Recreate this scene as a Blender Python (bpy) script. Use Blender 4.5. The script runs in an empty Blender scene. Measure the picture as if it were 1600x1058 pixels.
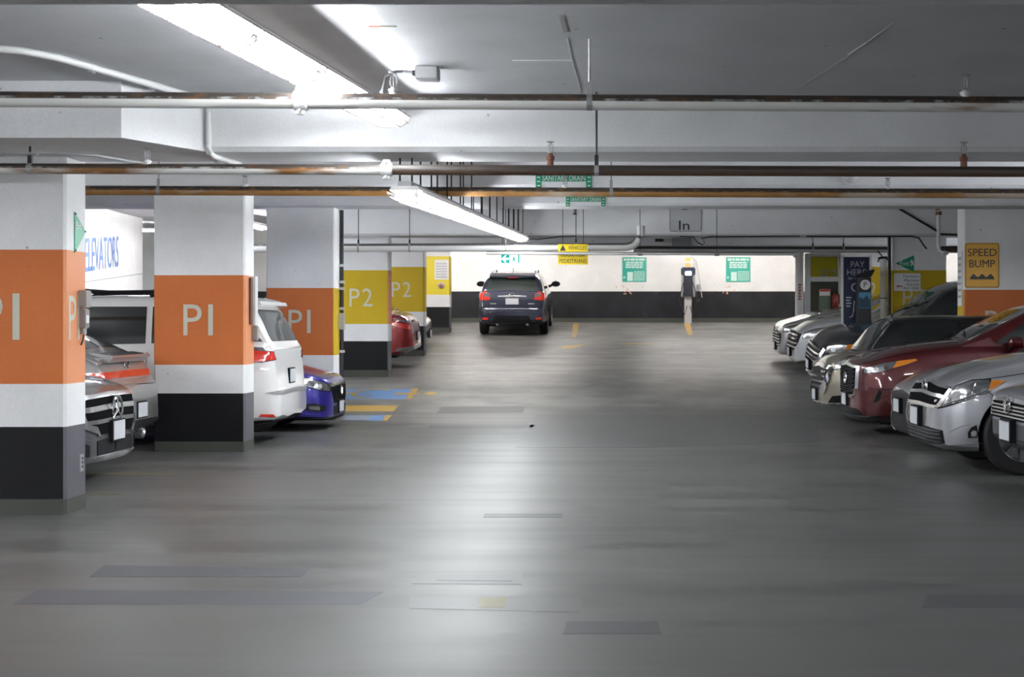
import bpy, bmesh, math, random
import numpy as np
from mathutils import Vector, Matrix
from mathutils.bvhtree import BVHTree

random.seed(7)
PI = math.pi
scene = bpy.context.scene
COL = scene.collection

# ------------------------------------------------------------------ camera
FPX, VX, VY, CAMZ = 2300.0, 943.0, 510.0, 1.4
cam = bpy.data.cameras.new('camera')
cam.sensor_width = 36.0
cam.lens = 36.0 * FPX / 1600.0
cam.shift_x = (800.0 - VX) / 1600.0
cam.shift_y = (VY - 529.0) / 1600.0
cam.clip_end = 200
cam.dof.use_dof = True
cam.dof.focus_distance = 17.0
cam.dof.aperture_fstop = 4.0
camo = bpy.data.objects.new('camera', cam)
COL.objects.link(camo)
camo.location = (0, 0, CAMZ)
camo.rotation_euler = (PI / 2, 0, 0)
scene.camera = camo

# ------------------------------------------------------------------ world, exposure
w = bpy.data.worlds.new('garage_world')
scene.world = w
w.use_nodes = True
w.node_tree.nodes['Background'].inputs[0].default_value = (0.6, 0.65, 0.75, 1)
w.node_tree.nodes['Background'].inputs[1].default_value = 0.05
scene.view_settings.view_transform = 'Standard'
scene.view_settings.look = 'None'
scene.view_settings.gamma = 1.0
scene.view_settings.use_curve_mapping = False
scene.view_settings.exposure = 1.32
TUBE = 46.0          # tube emission in the strips over the aisle
TUBE_SIDE = 55.0     # tubes of the other strips
scene.cycles.max_bounces = 8
scene.cycles.diffuse_bounces = 5
scene.cycles.glossy_bounces = 4
scene.cycles.sample_clamp_indirect = 6.0
scene.cycles.use_denoising = True


def P(px, py, d):
    """a point of the place, d metres ahead of the camera"""
    return Vector(((px - VX) * d / FPX, d, CAMZ - (py - VY) * d / FPX))


# ------------------------------------------------------------------ materials
def new_mat(name):
    m = bpy.data.materials.new(name)
    m.use_nodes = True
    nt = m.node_tree
    return m, nt, nt.nodes['Principled BSDF']


def setin(b, **k):
    for n, v in k.items():
        n = n.replace('_', ' ')
        if isinstance(v, (tuple, list)) and len(v) == 3:
            v = (*v, 1)
        b.inputs[n].default_value = v


MC = {}


def plain(name, col, rough=0.5, metal=0.0, coat=0.0, spec=0.5):
    if name in MC:
        return MC[name]
    m, nt, b = new_mat(name)
    setin(b, Base_Color=col, Roughness=rough, Metallic=metal, Coat_Weight=coat, Coat_Roughness=0.06, Specular_IOR_Level=spec)
    MC[name] = m
    return m


def N(nt, t, **k):
    n = nt.nodes.new(t)
    for a, v in k.items():
        setattr(n, a, v)
    return n


def tex_coord(nt, scale=(1, 1, 1), kind='Object'):
    tc = N(nt, 'ShaderNodeTexCoord')
    mp = N(nt, 'ShaderNodeMapping')
    mp.inputs['Scale'].default_value = scale
    nt.links.new(tc.outputs[kind], mp.inputs[0])
    return mp.outputs[0]


def world_coord(nt, scale=(1, 1, 1)):
    g = N(nt, 'ShaderNodeNewGeometry')
    mp = N(nt, 'ShaderNodeMapping')
    mp.inputs['Scale'].default_value = scale
    nt.links.new(g.outputs['Position'], mp.inputs[0])
    return mp.outputs[0], g


def noise(nt, vec, scale, detail=4, rough=0.55):
    n = N(nt, 'ShaderNodeTexNoise')
    n.inputs['Scale'].default_value = scale
    n.inputs['Detail'].default_value = detail
    n.inputs['Roughness'].default_value = rough
    nt.links.new(vec, n.inputs['Vector'])
    return n.outputs['Fac']


def ramp(nt, fac, stops):
    r = N(nt, 'ShaderNodeValToRGB')
    e = r.color_ramp.elements
    while len(e) < len(stops):
        e.new(0.5)
    for el, (p, c) in zip(e, stops):
        el.position = p
        el.color = (*c, 1) if len(c) == 3 else c
    nt.links.new(fac, r.inputs[0])
    return r.outputs[0]


def g3(v):
    return (v, v, v)


def mix(nt, fac, a, b):
    m = N(nt, 'ShaderNodeMix', data_type='RGBA')
    if isinstance(fac, float):
        m.inputs[0].default_value = fac
    else:
        nt.links.new(fac, m.inputs[0])
    for sock, v in ((m.inputs[6], a), (m.inputs[7], b)):
        if isinstance(v, tuple):
            sock.default_value = (*v, 1)
        else:
            nt.links.new(v, sock)
    return m.outputs[2]


def bump(nt, b, height, strength=0.2, dist=0.01):
    n = N(nt, 'ShaderNodeBump')
    n.inputs['Strength'].default_value = strength
    n.inputs['Distance'].default_value = dist
    nt.links.new(height, n.inputs['Height'])
    nt.links.new(n.outputs[0], b.inputs['Normal'])


def painted_concrete(name, col, rough=0.6, pits=True, vary=0.08):
    if name in MC:
        return MC[name]
    m, nt, b = new_mat(name)
    v, _ = world_coord(nt)
    c = mix(nt, ramp(nt, noise(nt, v, 1.7, 5), [(0.3, g3(0)), (0.75, g3(1))]),
            tuple(x * (1 - vary) for x in col), tuple(min(1, x * (1 + vary)) for x in col))
    fine = noise(nt, v, 55, 3)
    c = mix(nt, ramp(nt, fine, [(0.35, g3(0)), (0.7, g3(0.35))]), c, tuple(x * 0.82 for x in col))
    if pits:
        vo = N(nt, 'ShaderNodeTexVoronoi')
        vo.inputs['Scale'].default_value = 5.5
        nt.links.new(v, vo.inputs['Vector'])
        spot = ramp(nt, vo.outputs['Distance'], [(0.05, g3(1)), (0.085, g3(0))])
        keep = ramp(nt, noise(nt, v, 2.3, 2), [(0.52, g3(0)), (0.6, g3(1))])
        mm = N(nt, 'ShaderNodeMath', operation='MULTIPLY')
        nt.links.new(spot, mm.inputs[0])
        nt.links.new(keep, mm.inputs[1])
        c = mix(nt, mm.outputs[0], c, tuple(x * 0.25 for x in col))
    nt.links.new(c, b.inputs['Base Color'])
    setin(b, Roughness=rough, Specular_IOR_Level=0.25)
    bump(nt, b, fine, 0.25, 0.004)
    MC[name] = m
    return m


def floor_material():
    m, nt, b = new_mat('floor_coating')
    v, _ = world_coord(nt, (0.35, 1.0, 1.0))
    v2, _ = world_coord(nt, (0.16, 1.9, 1.0))
    v3, _ = world_coord(nt, (1, 1, 1))
    big = noise(nt, v, 0.55, 5, 0.6)
    streak = noise(nt, v2, 1.1, 5, 0.62)
    fine = noise(nt, v3, 90, 2)
    c = ramp(nt, big, [(0.3, (0.062, 0.062, 0.060)), (0.5, (0.083, 0.083, 0.080)), (0.72, (0.102, 0.102, 0.098))])
    c = mix(nt, ramp(nt, streak, [(0.36, g3(0.55)), (0.5, g3(0)), (0.6, g3(0))]), c, (0.036, 0.038, 0.039))
    c = mix(nt, ramp(nt, streak, [(0.55, g3(0)), (0.75, g3(0.45))]), c, (0.118, 0.118, 0.115))
    # pale scuffs over the ramp, brightened to carry the light its slope catches
    geo = N(nt, 'ShaderNodeNewGeometry')
    sep = N(nt, 'ShaderNodeSeparateXYZ')
    nt.links.new(geo.outputs['Position'], sep.inputs[0])
    mr = N(nt, 'ShaderNodeMapRange')
    mr.inputs[1].default_value = 22.6
    mr.inputs[2].default_value = 24.0
    nt.links.new(sep.outputs['Y'], mr.inputs[0])
    pale = ramp(nt, noise(nt, v3, 1.3, 4), [(0.40, g3(0.05)), (0.62, g3(0.7))])
    mm = N(nt, 'ShaderNodeMath', operation='MULTIPLY')
    nt.links.new(mr.outputs[0], mm.inputs[0])
    nt.links.new(pale, mm.inputs[1])
    c = mix(nt, mm.outputs[0], c, (0.185, 0.182, 0.171))
    c = mix(nt, ramp(nt, fine, [(0.4, g3(0)), (0.75, g3(0.25))]), c, (0.123, 0.123, 0.123))
    nt.links.new(c, b.inputs['Base Color'])
    r = ramp(nt, streak, [(0.3, g3(0.36)), (0.7, g3(0.50))])
    nt.links.new(r, b.inputs['Roughness'])
    setin(b, Specular_IOR_Level=0.34)
    bump(nt, b, fine, 0.22, 0.002)
    return m


def pipe_material(name, rust, top=0.25, base=(0.62, 0.62, 0.6), dark=(0.035, 0.028, 0.024), orange=(0.30, 0.14, 0.045)):
    """white painted steel pipe, dusty and rusted along its upper side"""
    if name in MC:
        return MC[name]
    m, nt, b = new_mat(name)
    v, geo = world_coord(nt)
    v2, _ = world_coord(nt, (0.25, 1, 1))
    sep = N(nt, 'ShaderNodeSeparateXYZ')
    nt.links.new(geo.outputs['True Normal'], sep.inputs[0])
    n1 = noise(nt, v, 9, 5, 0.65)
    n2 = noise(nt, v2, 3.0, 4, 0.6)
    add = N(nt, 'ShaderNodeMath', operation='MULTIPLY_ADD')
    nt.links.new(n1, add.inputs[0])
    add.inputs[1].default_value = 0.7
    nt.links.new(sep.outputs['Z'], add.inputs[2])
    topmask = ramp(nt, add.outputs[0], [(min(.95, top + 0.3), g3(0)), (min(.99, top + 0.5), g3(1))])
    st = ramp(nt, n2, [(max(0, 0.72 - rust * 0.5), g3(0)), (max(0.05, 0.8 - rust * 0.5), g3(1))])
    c = mix(nt, st, base, mix(nt, n1, orange, tuple(x * 0.45 for x in orange)))
    c = mix(nt, topmask, c, mix(nt, ramp(nt, n1, [(0.5, g3(0)), (0.72, g3(1))]), dark, tuple(x * 0.35 + y * 0.4 for x, y in zip(orange, dark))))
    nt.links.new(c, b.inputs['Base Color'])
    setin(b, Roughness=0.5)
    MC[name] = m
    return m


def paint(name, col, metal=0.55, rough=0.32):
    if name in MC:
        return MC[name]
    m, nt, b = new_mat(name)
    setin(b, Base_Color=col, Metallic=metal, Roughness=rough, Coat_Weight=1.0, Coat_Roughness=0.03)
    v = tex_coord(nt)
    fl = noise(nt, v, 900, 1)
    nt.links.new(mix(nt, ramp(nt, fl, [(0.3, g3(0)), (0.7, g3(1))]), tuple(x * 0.9 for x in col), tuple(min(1, x * 1.1) for x in col)), b.inputs['Base Color'])
    MC[name] = m
    return m


def emit(name, col, strength):
    if name in MC:
        return MC[name]
    m, nt, b = new_mat(name)
    setin(b, Base_Color=col, Emission_Color=col, Emission_Strength=strength)
    MC[name] = m
    return m


WHITE_WALL = painted_concrete('white_wall_paint', (0.74, 0.74, 0.73))
SOFFIT = painted_concrete('white_beam_paint', (0.78, 0.79, 0.81))
CEIL = painted_concrete('dimmed_white_ceiling_paint', (0.56, 0.57, 0.595))  # same white as the beams, darkened to carry the ceiling's dimness
COL_WHITE = painted_concrete('column_white_paint', (0.78, 0.785, 0.795))
ORANGE = painted_concrete('orange_band_paint', (0.55, 0.155, 0.042), 0.55, False, 0.05)
ORANGE_LIT = painted_concrete('lit_orange_band_paint', (0.66, 0.27, 0.13), 0.5, False, 0.05)  # band orange made paler and pinker for the light on the column sides
YELLOW = painted_concrete('yellow_band_paint', (0.52, 0.365, 0.014), 0.55, False, 0.05)
BLACK_BASE = painted_concrete('black_base_paint', (0.004, 0.0043, 0.006), 0.55, False, 0.3)
def scuffed_black():
    m = painted_concrete('worn_black_base_paint', (0.013, 0.014, 0.017), 0.55, False, 0.5)
    nt = m.node_tree
    b = nt.nodes['Principled BSDF']
    src = b.inputs['Base Color'].links[0].from_socket
    v, _ = world_coord(nt, (0.7, 1, 1.4))
    sc = ramp(nt, noise(nt, v, 3.2, 6, 0.7), [(0.60, g3(0)), (0.70, g3(0.5))])
    where = ramp(nt, noise(nt, v, 0.33, 2), [(0.50, g3(0)), (0.60, g3(1))])
    mm = N(nt, 'ShaderNodeMath', operation='MULTIPLY')
    nt.links.new(sc, mm.inputs[0])
    nt.links.new(where, mm.inputs[1])
    nt.links.new(mix(nt, mm.outputs[0], src, (0.28, 0.28, 0.29)), b.inputs['Base Color'])
    return m


BLACK_WORN = scuffed_black() or painted_concrete('worn_black_base_paint', (0.013, 0.014, 0.017), 0.55, False, 0.5)
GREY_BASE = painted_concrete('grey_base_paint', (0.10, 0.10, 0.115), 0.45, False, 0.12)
CURB = painted_concrete('floor_coating_upturn', (0.062, 0.066, 0.056), 0.45, False, 0.12)
LETTER = plain('pale_grey_lettering_paint', (0.56, 0.55, 0.46), 0.6)
LETTER_BLUE = plain('blue_lettering_paint', (0.10, 0.20, 0.52), 0.6)
DARK_METAL = plain('dark_metal', (0.03, 0.03, 0.032), 0.5, 0.6)
GREY_METAL = plain('grey_metal', (0.35, 0.35, 0.36), 0.45, 0.4)
STEEL = plain('galvanised_steel', (0.5, 0.51, 0.52), 0.4, 0.8)
WHITE_METAL = plain('white_painted_metal', (0.7, 0.7, 0.7), 0.45)
RUST = plain('rusty_brass', (0.16, 0.065, 0.035), 0.7, 0.2)
CHROME = plain('chrome', (0.8, 0.8, 0.82), 0.08, 1.0)
SILVER_TRIM = plain('silver_trim', (0.55, 0.56, 0.58), 0.25, 0.9)
RUBBER = plain('tyre_rubber', (0.012, 0.012, 0.013), 0.75)
PLASTIC = plain('black_plastic', (0.010, 0.010, 0.012), 0.6, 0.0, 0.0, 0.15)
GRILLE = plain('dark_grille_void', (0.006, 0.006, 0.007), 0.9, 0.0, 0.0, 0.03)
GREY_PLASTIC = plain('charcoal_plastic', (0.035, 0.037, 0.042), 0.5)
GLASS = plain('tinted_car_glass', (0.012, 0.016, 0.017), 0.05, 0.0, 0.6, 0.6)
GLASS_GREY = plain('grey_car_glass', (0.06, 0.068, 0.068), 0.06, 0.0, 0.6, 0.6)
LENS = plain('clear_lamp_lens', (0.30, 0.31, 0.32), 0.16, 0.8, 1.0)
LENS_DARK = plain('smoked_lamp_lens', (0.10, 0.105, 0.11), 0.12, 0.5, 1.0)
AMBER = plain('amber_lens', (0.72, 0.23, 0.015), 0.2, 0.0, 1.0)
RED_LENS = plain('red_lens', (0.62, 0.03, 0.018), 0.15, 0.0, 1.0)
PLATE = plain('plate_white', (0.62, 0.64, 0.68), 0.35)
ALLOY = plain('alloy_wheel', (0.42, 0.43, 0.44), 0.3, 0.85)
GREEN = plain('green_sign', (0.005, 0.27, 0.14), 0.4)
TEAL = plain('teal_sign', (0.02, 0.33, 0.25), 0.4)
SIGN_WHITE = plain('sign_white', (0.72, 0.73, 0.74), 0.4)
SIGN_YELLOW = plain('sign_yellow', (0.78, 0.40, 0.012), 0.4)
SIGN_LEMON = plain('sign_lemon', (0.8, 0.6, 0.01), 0.4)
SIGN_BLACK = plain('sign_black', (0.012, 0.012, 0.014), 0.45)
NAVY = plain('navy_banner', (0.012, 0.017, 0.055), 0.45)
SIGN_RED = plain('sign_red', (0.5, 0.03, 0.02), 0.45)
FLOOR_BLUE = plain('blue_floor_paint', (0.085, 0.18, 0.36), 0.5)
FLOOR_PALE_BLUE = plain('faded_blue_floor_paint', (0.15, 0.185, 0.26), 0.5)
FLOOR_YELLOW = plain('yellow_floor_paint', (0.34, 0.21, 0.035), 0.5)
FLOOR_FAINT = plain('worn_yellow_floor_paint', (0.145, 0.127, 0.06), 0.5)
PATCH_DARK = plain('dark_floor_patch', (0.056, 0.057, 0.062), 0.46, 0.0, 0.0, 0.32)
PATCH_BLUE = plain('bluish_floor_patch', (0.060, 0.062, 0.073), 0.48, 0.0, 0.0, 0.32)
PATCH_PALE = plain('pale_floor_patch', (0.105, 0.106, 0.108), 0.45, 0.0, 0.0, 0.3)
CRACK = plain('ceiling_crack_filler', (0.8, 0.8, 0.8), 0.8)
CRACK_DARK = plain('ceiling_crack_stain', (0.36, 0.36, 0.37), 0.8)


# ------------------------------------------------------------------ mesh helpers
class MB:
    def __init__(self):
        self.v, self.f, self.m = [], [], []

    def add(self, vs, fs, mi=0):
        o = len(self.v)
        self.v += [Vector(p) for p in vs]
        self.f += [tuple(i + o for i in f) for f in fs]
        self.m += [mi] * len(fs)
        return self

    def box(self, x0, x1, y0, y1, z0, z1, mi=0, bev=0.0):
        if bev <= 0:
            vs = [(x, y, z) for x in (x0, x1) for y in (y0, y1) for z in (z0, z1)]
            fs = [(0, 1, 3, 2), (4, 6, 7, 5), (0, 4, 5, 1), (2, 3, 7, 6), (0, 2, 6, 4), (1, 5, 7, 3)]
            return self.add(vs, fs, mi)
        bm = bmesh.new()
        bmesh.ops.create_cube(bm, size=1)
        for q in bm.verts:
            q.co = Vector(((x0 + x1) / 2 + q.co.x * (x1 - x0), (y0 + y1) / 2 + q.co.y * (y1 - y0), (z0 + z1) / 2 + q.co.z * (z1 - z0)))
        bmesh.ops.bevel(bm, geom=bm.edges[:], offset=bev, segments=2, affect='EDGES')
        return self.bm(bm, mi)

    def bm(self, bm, mi=0):
        bm.verts.index_update()
        self.add([q.co.copy() for q in bm.verts], [[q.index for q in f.verts] for f in bm.faces], mi)
        bm.free()
        return self

    def tube(self, pts, r, n=10, mi=0, caps=True):
        pts = [Vector(p) for p in pts]
        rings = []
        for i, p in enumerate(pts):
            a = pts[max(0, i - 1)]
            c = pts[min(len(pts) - 1, i + 1)]
            t = (c - a).normalized()
            ref = Vector((0, 0, 1)) if abs(t.z) < 0.9 else Vector((1, 0, 0))
            u = t.cross(ref).normalized()
            q = u.cross(t).normalized()
            rr = r[i] if isinstance(r, (list, tuple)) else r
            rings.append([p + (u * math.cos(2 * PI * k / n) + q * math.sin(2 * PI * k / n)) * rr for k in range(n)])
        vs = [p for ring in rings for p in ring]
        fs = []
        for i in range(len(pts) - 1):
            for k in range(n):
                k2 = (k + 1) % n
                fs.append((i * n + k, i * n + k2, (i + 1) * n + k2, (i + 1) * n + k))
        if caps:
            fs.append(tuple(range(n - 1, -1, -1)))
            fs.append(tuple((len(pts) - 1) * n + k for k in range(n)))
        return self.add(vs, fs, mi)

    def lathe(self, base, axis, prof, n=16, mi=0, caps=True):
        """prof: list of (along, radius)"""
        base, axis = Vector(base), Vector(axis).normalized()
        return self.tube2([base + axis * a for a, _ in prof], [max(1e-4, r) for _, r in prof], axis, n, mi, caps)

    def tube2(self, pts, rs, axis, n, mi, caps=True):
        ref = Vector((0, 0, 1)) if abs(axis.z) < 0.9 else Vector((1, 0, 0))
        u = axis.cross(ref).normalized()
        q = u.cross(axis).normalized()
        vs, fs = [], []
        for p, r in zip(pts, rs):
            vs += [p + (u * math.cos(2 * PI * k / n) + q * math.sin(2 * PI * k / n)) * r for k in range(n)]
        for i in range(len(pts) - 1):
            for k in range(n):
                k2 = (k + 1) % n
                fs.append((i * n + k, i * n + k2, (i + 1) * n + k2, (i + 1) * n + k))
        if caps:
            fs.append(tuple(range(n - 1, -1, -1)))
            fs.append(tuple((len(pts) - 1) * n + k for k in range(n)))
        return self.add(vs, fs, mi)

    def prism(self, poly, origin, ux, uy, depth, mi=0):
        """polygon (u, v) in the plane origin + u*ux + v*uy, thickened by depth along ux x uy"""
        o, ux, uy = Vector(origin), Vector(ux), Vector(uy)
        nn = ux.cross(uy).normalized() * depth
        a = [o + ux * p[0] + uy * p[1] for p in poly]
        k = len(poly)
        vs = a + [p + nn for p in a]
        fs = [tuple(range(k - 1, -1, -1)), tuple(range(k, 2 * k))]
        fs += [(i, (i + 1) % k, k + (i + 1) % k, k + i) for i in range(k)]
        return self.add(vs, fs, mi)


ORIGIN = {}


def finish(me, mats, smooth, angle=40):
    for m in (mats if isinstance(mats, (list, tuple)) else [mats]):
        me.materials.append(m)
    if smooth:
        me.polygons.foreach_set('use_smooth', [True] * len(me.polygons))
        me.set_sharp_from_angle(angle=math.radians(angle))
    me.update()


def obj(name, mb, mats, parent=None, smooth=False, local=False, kind=None, angle=40):
    """ONE mesh object; mb is in world space unless local, and is moved into the frame of its (unrotated) thing"""
    me = bpy.data.meshes.new(name)
    vs = mb.v
    if parent is not None:
        off = Vector((0, 0, 0)) if local else ORIGIN.get(parent.name, Vector((0, 0, 0)))
        o_loc = Vector((0, 0, 0))
    else:
        lo = Vector([min(p[i] for p in vs) for i in range(3)])
        hi = Vector([max(p[i] for p in vs) for i in range(3)])
        off = Vector(((lo.x + hi.x) / 2, (lo.y + hi.y) / 2, lo.z)) if kind != 'structure' else Vector((0, 0, 0))
        o_loc = off
    me.from_pydata([p - off for p in vs], [], mb.f)
    if any(mb.m):
        me.polygons.foreach_set('material_index', mb.m)
    bm = bmesh.new()
    bm.from_mesh(me)
    bmesh.ops.recalc_face_normals(bm, faces=bm.faces[:])
    bm.to_mesh(me)
    bm.free()
    finish(me, mats, smooth, angle)
    o = bpy.data.objects.new(name, me)
    COL.objects.link(o)
    o.location = o_loc
    if parent is not None:
        o.parent = parent
        ORIGIN[o.name] = off
    else:
        ORIGIN[o.name] = off
    if kind:
        o['kind'] = kind
    return o


def tag(o, label, cat, group=None):
    o['label'] = label
    o['category'] = cat
    if group:
        o['group'] = group
    return o


def thing(name, label, cat, loc, group=None, rot=(0, 0, 0)):
    o = bpy.data.objects.new(name, None)
    COL.objects.link(o)
    o.empty_display_size = 0.1
    o.location = loc
    o.rotation_euler = rot
    ORIGIN[o.name] = Vector(loc)
    return tag(o, label, cat, group)


def text_mb(s, height, width=None, thick=0.002, mi=0, cx=True, spacing=1.0):
    """lettering as flat geometry in (u, v): centred on u, v from 0 to height"""
    cu = bpy.data.curves.new('lettering', 'FONT')
    cu.body = s
    cu.size = 1.0
    cu.space_character = spacing
    cu.space_line = 0.9
    cu.align_x = 'CENTER'
    cu.resolution_u = 3
    cu.offset = 0.0
    o = bpy.data.objects.new('lettering_source', cu)
    COL.objects.link(o)
    dg = bpy.context.evaluated_depsgraph_get()
    me = bpy.data.meshes.new_from_object(o.evaluated_get(dg))
    co = np.array([q.co[:] for q in me.vertices])
    fs = [tuple(p.vertices) for p in me.polygons]
    bpy.data.objects.remove(o)
    bpy.data.meshes.remove(me)
    bpy.data.curves.remove(cu)
    lo, hi = co.min(0), co.max(0)
    sy = height / (hi[1] - lo[1])
    sx = sy if width is None else width / (hi[0] - lo[0])
    uv = [((c[0] - (lo[0] + hi[0]) / 2) * sx, (c[1] - lo[1]) * sy) for c in co]
    return uv, fs


def text_on(mb, s, height, origin, ux, uy, width=None, off=0.004, mi=0, spacing=1.0):
    """flat print: text centred at origin (its baseline), standing off by off towards ux x uy"""
    uv, fs = text_mb(s, height, width, spacing=spacing)
    o, ux, uy = Vector(origin), Vector(ux).normalized(), Vector(uy).normalized()
    nn = ux.cross(uy).normalized()
    mb.add([o + ux * a + uy * b + nn * off for a, b in uv], fs, mi)
    return mb


X, Y, Z = Vector((1, 0, 0)), Vector((0, 1, 0)), Vector((0, 0, 1))


def print_obj(name, mb, mat, parent):
    """flat print keeps its own winding"""
    me = bpy.data.meshes.new(name)
    off = ORIGIN.get(parent.name, Vector((0, 0, 0)))
    me.from_pydata([p - off for p in mb.v], [], mb.f)
    if any(mb.m):
        me.polygons.foreach_set('material_index', mb.m)
    finish(me, mat, False)
    o = bpy.data.objects.new(name, me)
    COL.objects.link(o)
    o.parent = parent
    ORIGIN[o.name] = off
    return o


def round_rect(w_, h_, r, n=4):
    pts = []
    for cx, cy, a0 in ((w_ / 2 - r, h_ / 2 - r, 0), (-w_ / 2 + r, h_ / 2 - r, 90), (-w_ / 2 + r, -h_ / 2 + r, 180), (w_ / 2 - r, -h_ / 2 + r, 270)):
        for k in range(n + 1):
            a = math.radians(a0 + 90 * k / n)
            pts.append((cx + r * math.cos(a), cy + r * math.sin(a)))
    return pts


def circle_pts(r, n=24, a0=0.0):
    return [(r * math.cos(a0 + 2 * PI * k / n), r * math.sin(a0 + 2 * PI * k / n)) for k in range(n)]


def pchip(pts):
    xs = np.array([p[0] for p in pts], float)
    ys = np.array([p[1] for p in pts], float)
    h = np.diff(xs)
    d = np.diff(ys) / h
    m = np.zeros_like(ys)
    m[0], m[-1] = d[0], d[-1]
    for i in range(1, len(xs) - 1):
        if d[i - 1] * d[i] > 0:
            w1, w2 = 2 * h[i] + h[i - 1], h[i] + 2 * h[i - 1]
            m[i] = (w1 + w2) / (w1 / d[i - 1] + w2 / d[i])

    def f(x):
        x = min(max(x, xs[0]), xs[-1])
        i = min(int(np.searchsorted(xs, x, 'right')) - 1, len(xs) - 2)
        t = (x - xs[i]) / h[i]
        return float((1 + 2 * t) * (1 - t) ** 2 * ys[i] + t * (1 - t) ** 2 * h[i] * m[i] + t * t * (3 - 2 * t) * ys[i + 1] + t * t * (t - 1) * h[i] * m[i + 1])
    return f
# ------------------------------------------------------------------ levels of floor and ceiling
zf = pchip([(-14, 0), (21.6, 0), (22.6, 0.015), (27.4, 0.46), (32.85, 0.74), (37, 1.15), (38.5, 1.25), (42.6, 1.52), (48, 1.55)])
zc = pchip([(-14, 3.04), (11.4, 3.04), (16.4, 3.30), (21.9, 3.56), (27.4, 3.62), (32.85, 3.78), (38.3, 4.05), (48, 4.3)])
WALL_Y, XL, XR, YB = 42.5, -18.0, 14.0, -9.0


def sheet(x0, x1, ys, zfun, up):
    mb = MB()
    xs = [x0 + (x1 - x0) * k / 8 for k in range(9)]
    vs = [(x, y, zfun(y)) for y in ys for x in xs]
    fs = []
    for j in range(len(ys) - 1):
        for i in range(8):
            a = j * 9 + i
            fs.append((a, a + 1, a + 10, a + 9))
    n = len(vs)
    mb.add(vs, fs)
    dz = -0.25 if up else 0.25
    mb.add([(x, y, z + dz) for x, y, z in vs], fs)
    # close the rim
    nx = 9
    rim = [i for i in range(nx)] + [j * nx + 8 for j in range(1, len(ys))] + [(len(ys) - 1) * nx + i for i in range(7, -1, -1)] + [j * nx for j in range(len(ys) - 2, 0, -1)]
    mb.f += [(rim[k], rim[(k + 1) % len(rim)], rim[(k + 1) % len(rim)] + n, rim[k] + n) for k in range(len(rim))]
    mb.m += [0] * len(rim)
    return mb


ys_ = [-9 + 1.0 * k for k in range(30)] + [20.5 + 0.4 * k for k in range(56)] + [43.0]
ys_ = sorted(set(round(y, 2) for y in ys_))
floor = obj('floor', sheet(XL, XR, ys_, zf, True), floor_material(), kind='structure', smooth=True)
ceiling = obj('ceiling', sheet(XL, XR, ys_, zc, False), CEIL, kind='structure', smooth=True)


def wall(name, x0, x1, y0, y1, z0, z1, base=None, face=None):
    mb = MB()
    if base is None:
        mb.box(x0, x1, y0, y1, z0, z1)
        return obj(name, mb, WHITE_WALL, kind='structure')
    b0, b1 = base
    mb.box(x0, x1, y0, y1, b1, z1, 0)
    mb.box(x0, x1, y0, y1, b0, b1, 1)
    mb.box(x0, x1, y0 - (0.012 if face == 'front' else 0), y1, z0, b0, 2)
    return obj(name, mb, [WHITE_WALL, BLACK_WORN, CURB], kind='structure')


FZW = zf(WALL_Y)
wall('wall_back', XL, XR, WALL_Y, WALL_Y + 0.3, FZW - 0.3, 4.5, (FZW + 0.12, 2.41), 'front')
wall('wall_left', XL - 0.3, XL, YB, WALL_Y, -0.3, 4.6)
wall('wall_right', XR, XR + 0.3, YB, WALL_Y, -0.3, 4.6)
wall('wall_front', XL, XR, YB - 0.3, YB, -0.3, 3.3)

# elevator core on the left, turned a little from the aisle
d_ = Vector((-0.142, 1, 0)).normalized()
a_ = Vector((-8.62, 22.2, 0))
b_ = a_ + d_ * 9.85
n_ = Vector((-d_.y, d_.x, 0))
core = MB()
poly = [a_, b_, b_ + n_ * 0.3, a_ + n_ * 0.3]
core.add([p + Z * -0.2 for p in poly] + [p + Z * 4.2 for p in poly],
         [(3, 2, 1, 0), (4, 5, 6, 7), (0, 1, 5, 4), (1, 2, 6, 5), (2, 3, 7, 6), (3, 0, 4, 7)])
wall_core = obj('wall_elevator', core, WHITE_WALL, kind='structure')
tmb = MB()
tdir = Vector((-0.142, 1, 0.072)).normalized()
text_on(tmb, 'ELEVATORS', 0.61, a_ + d_ * 5.40 + Z * 2.465 - n_ * 0.006, tdir, Z, width=3.2, off=0.004)
print_obj('lettering', tmb, LETTER_BLUE, wall_core)
for dz in (1.95, 3.35):
    jb = MB()
    p0, p1 = a_ + Z * dz - n_ * 0.003, b_ + Z * (dz + 0.6) - n_ * 0.003
    jb.tube([p0, p1], 0.008, 4)
    obj('wall_joint', jb, GREY_METAL, wall_core)


# ------------------------------------------------------------------ beams
def beam(y0, y1, zs, x0, x1, ch=0.035):
    zt_ = zc((y0 + y1) / 2) + 0.12
    prof = [(y0, zs + ch), (y0 + ch, zs), (y1 - ch, zs), (y1, zs + ch), (y1, zt_), (y0, zt_)]
    mb = MB()
    k = len(prof)
    mb.add([(x0, a, b) for a, b in prof] + [(x1, a, b) for a, b in prof],
           [tuple(range(k)), tuple(range(2 * k - 1, k - 1, -1))] + [(i, k + i, k + (i + 1) % k, (i + 1) % k) for i in range(k)])
    return obj('ceiling_beam', mb, SOFFIT, kind='structure')


beam(4.9, 5.8, 2.66, XL, XR)
beam1 = beam(10.6, 11.3, 2.66, XL, XR)
beam(16.05, 16.8, 2.91, XL, XR)
beam3 = beam(21.5, 22.2, 3.165, XL, XR)
beam4 = beam(27.0, 27.8, 3.07, -5.02, XR)
beam(32.5, 33.2, 3.18, -5.02, XR)
beam(38.0, 38.6, 3.52, -5.02, XR)

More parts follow.
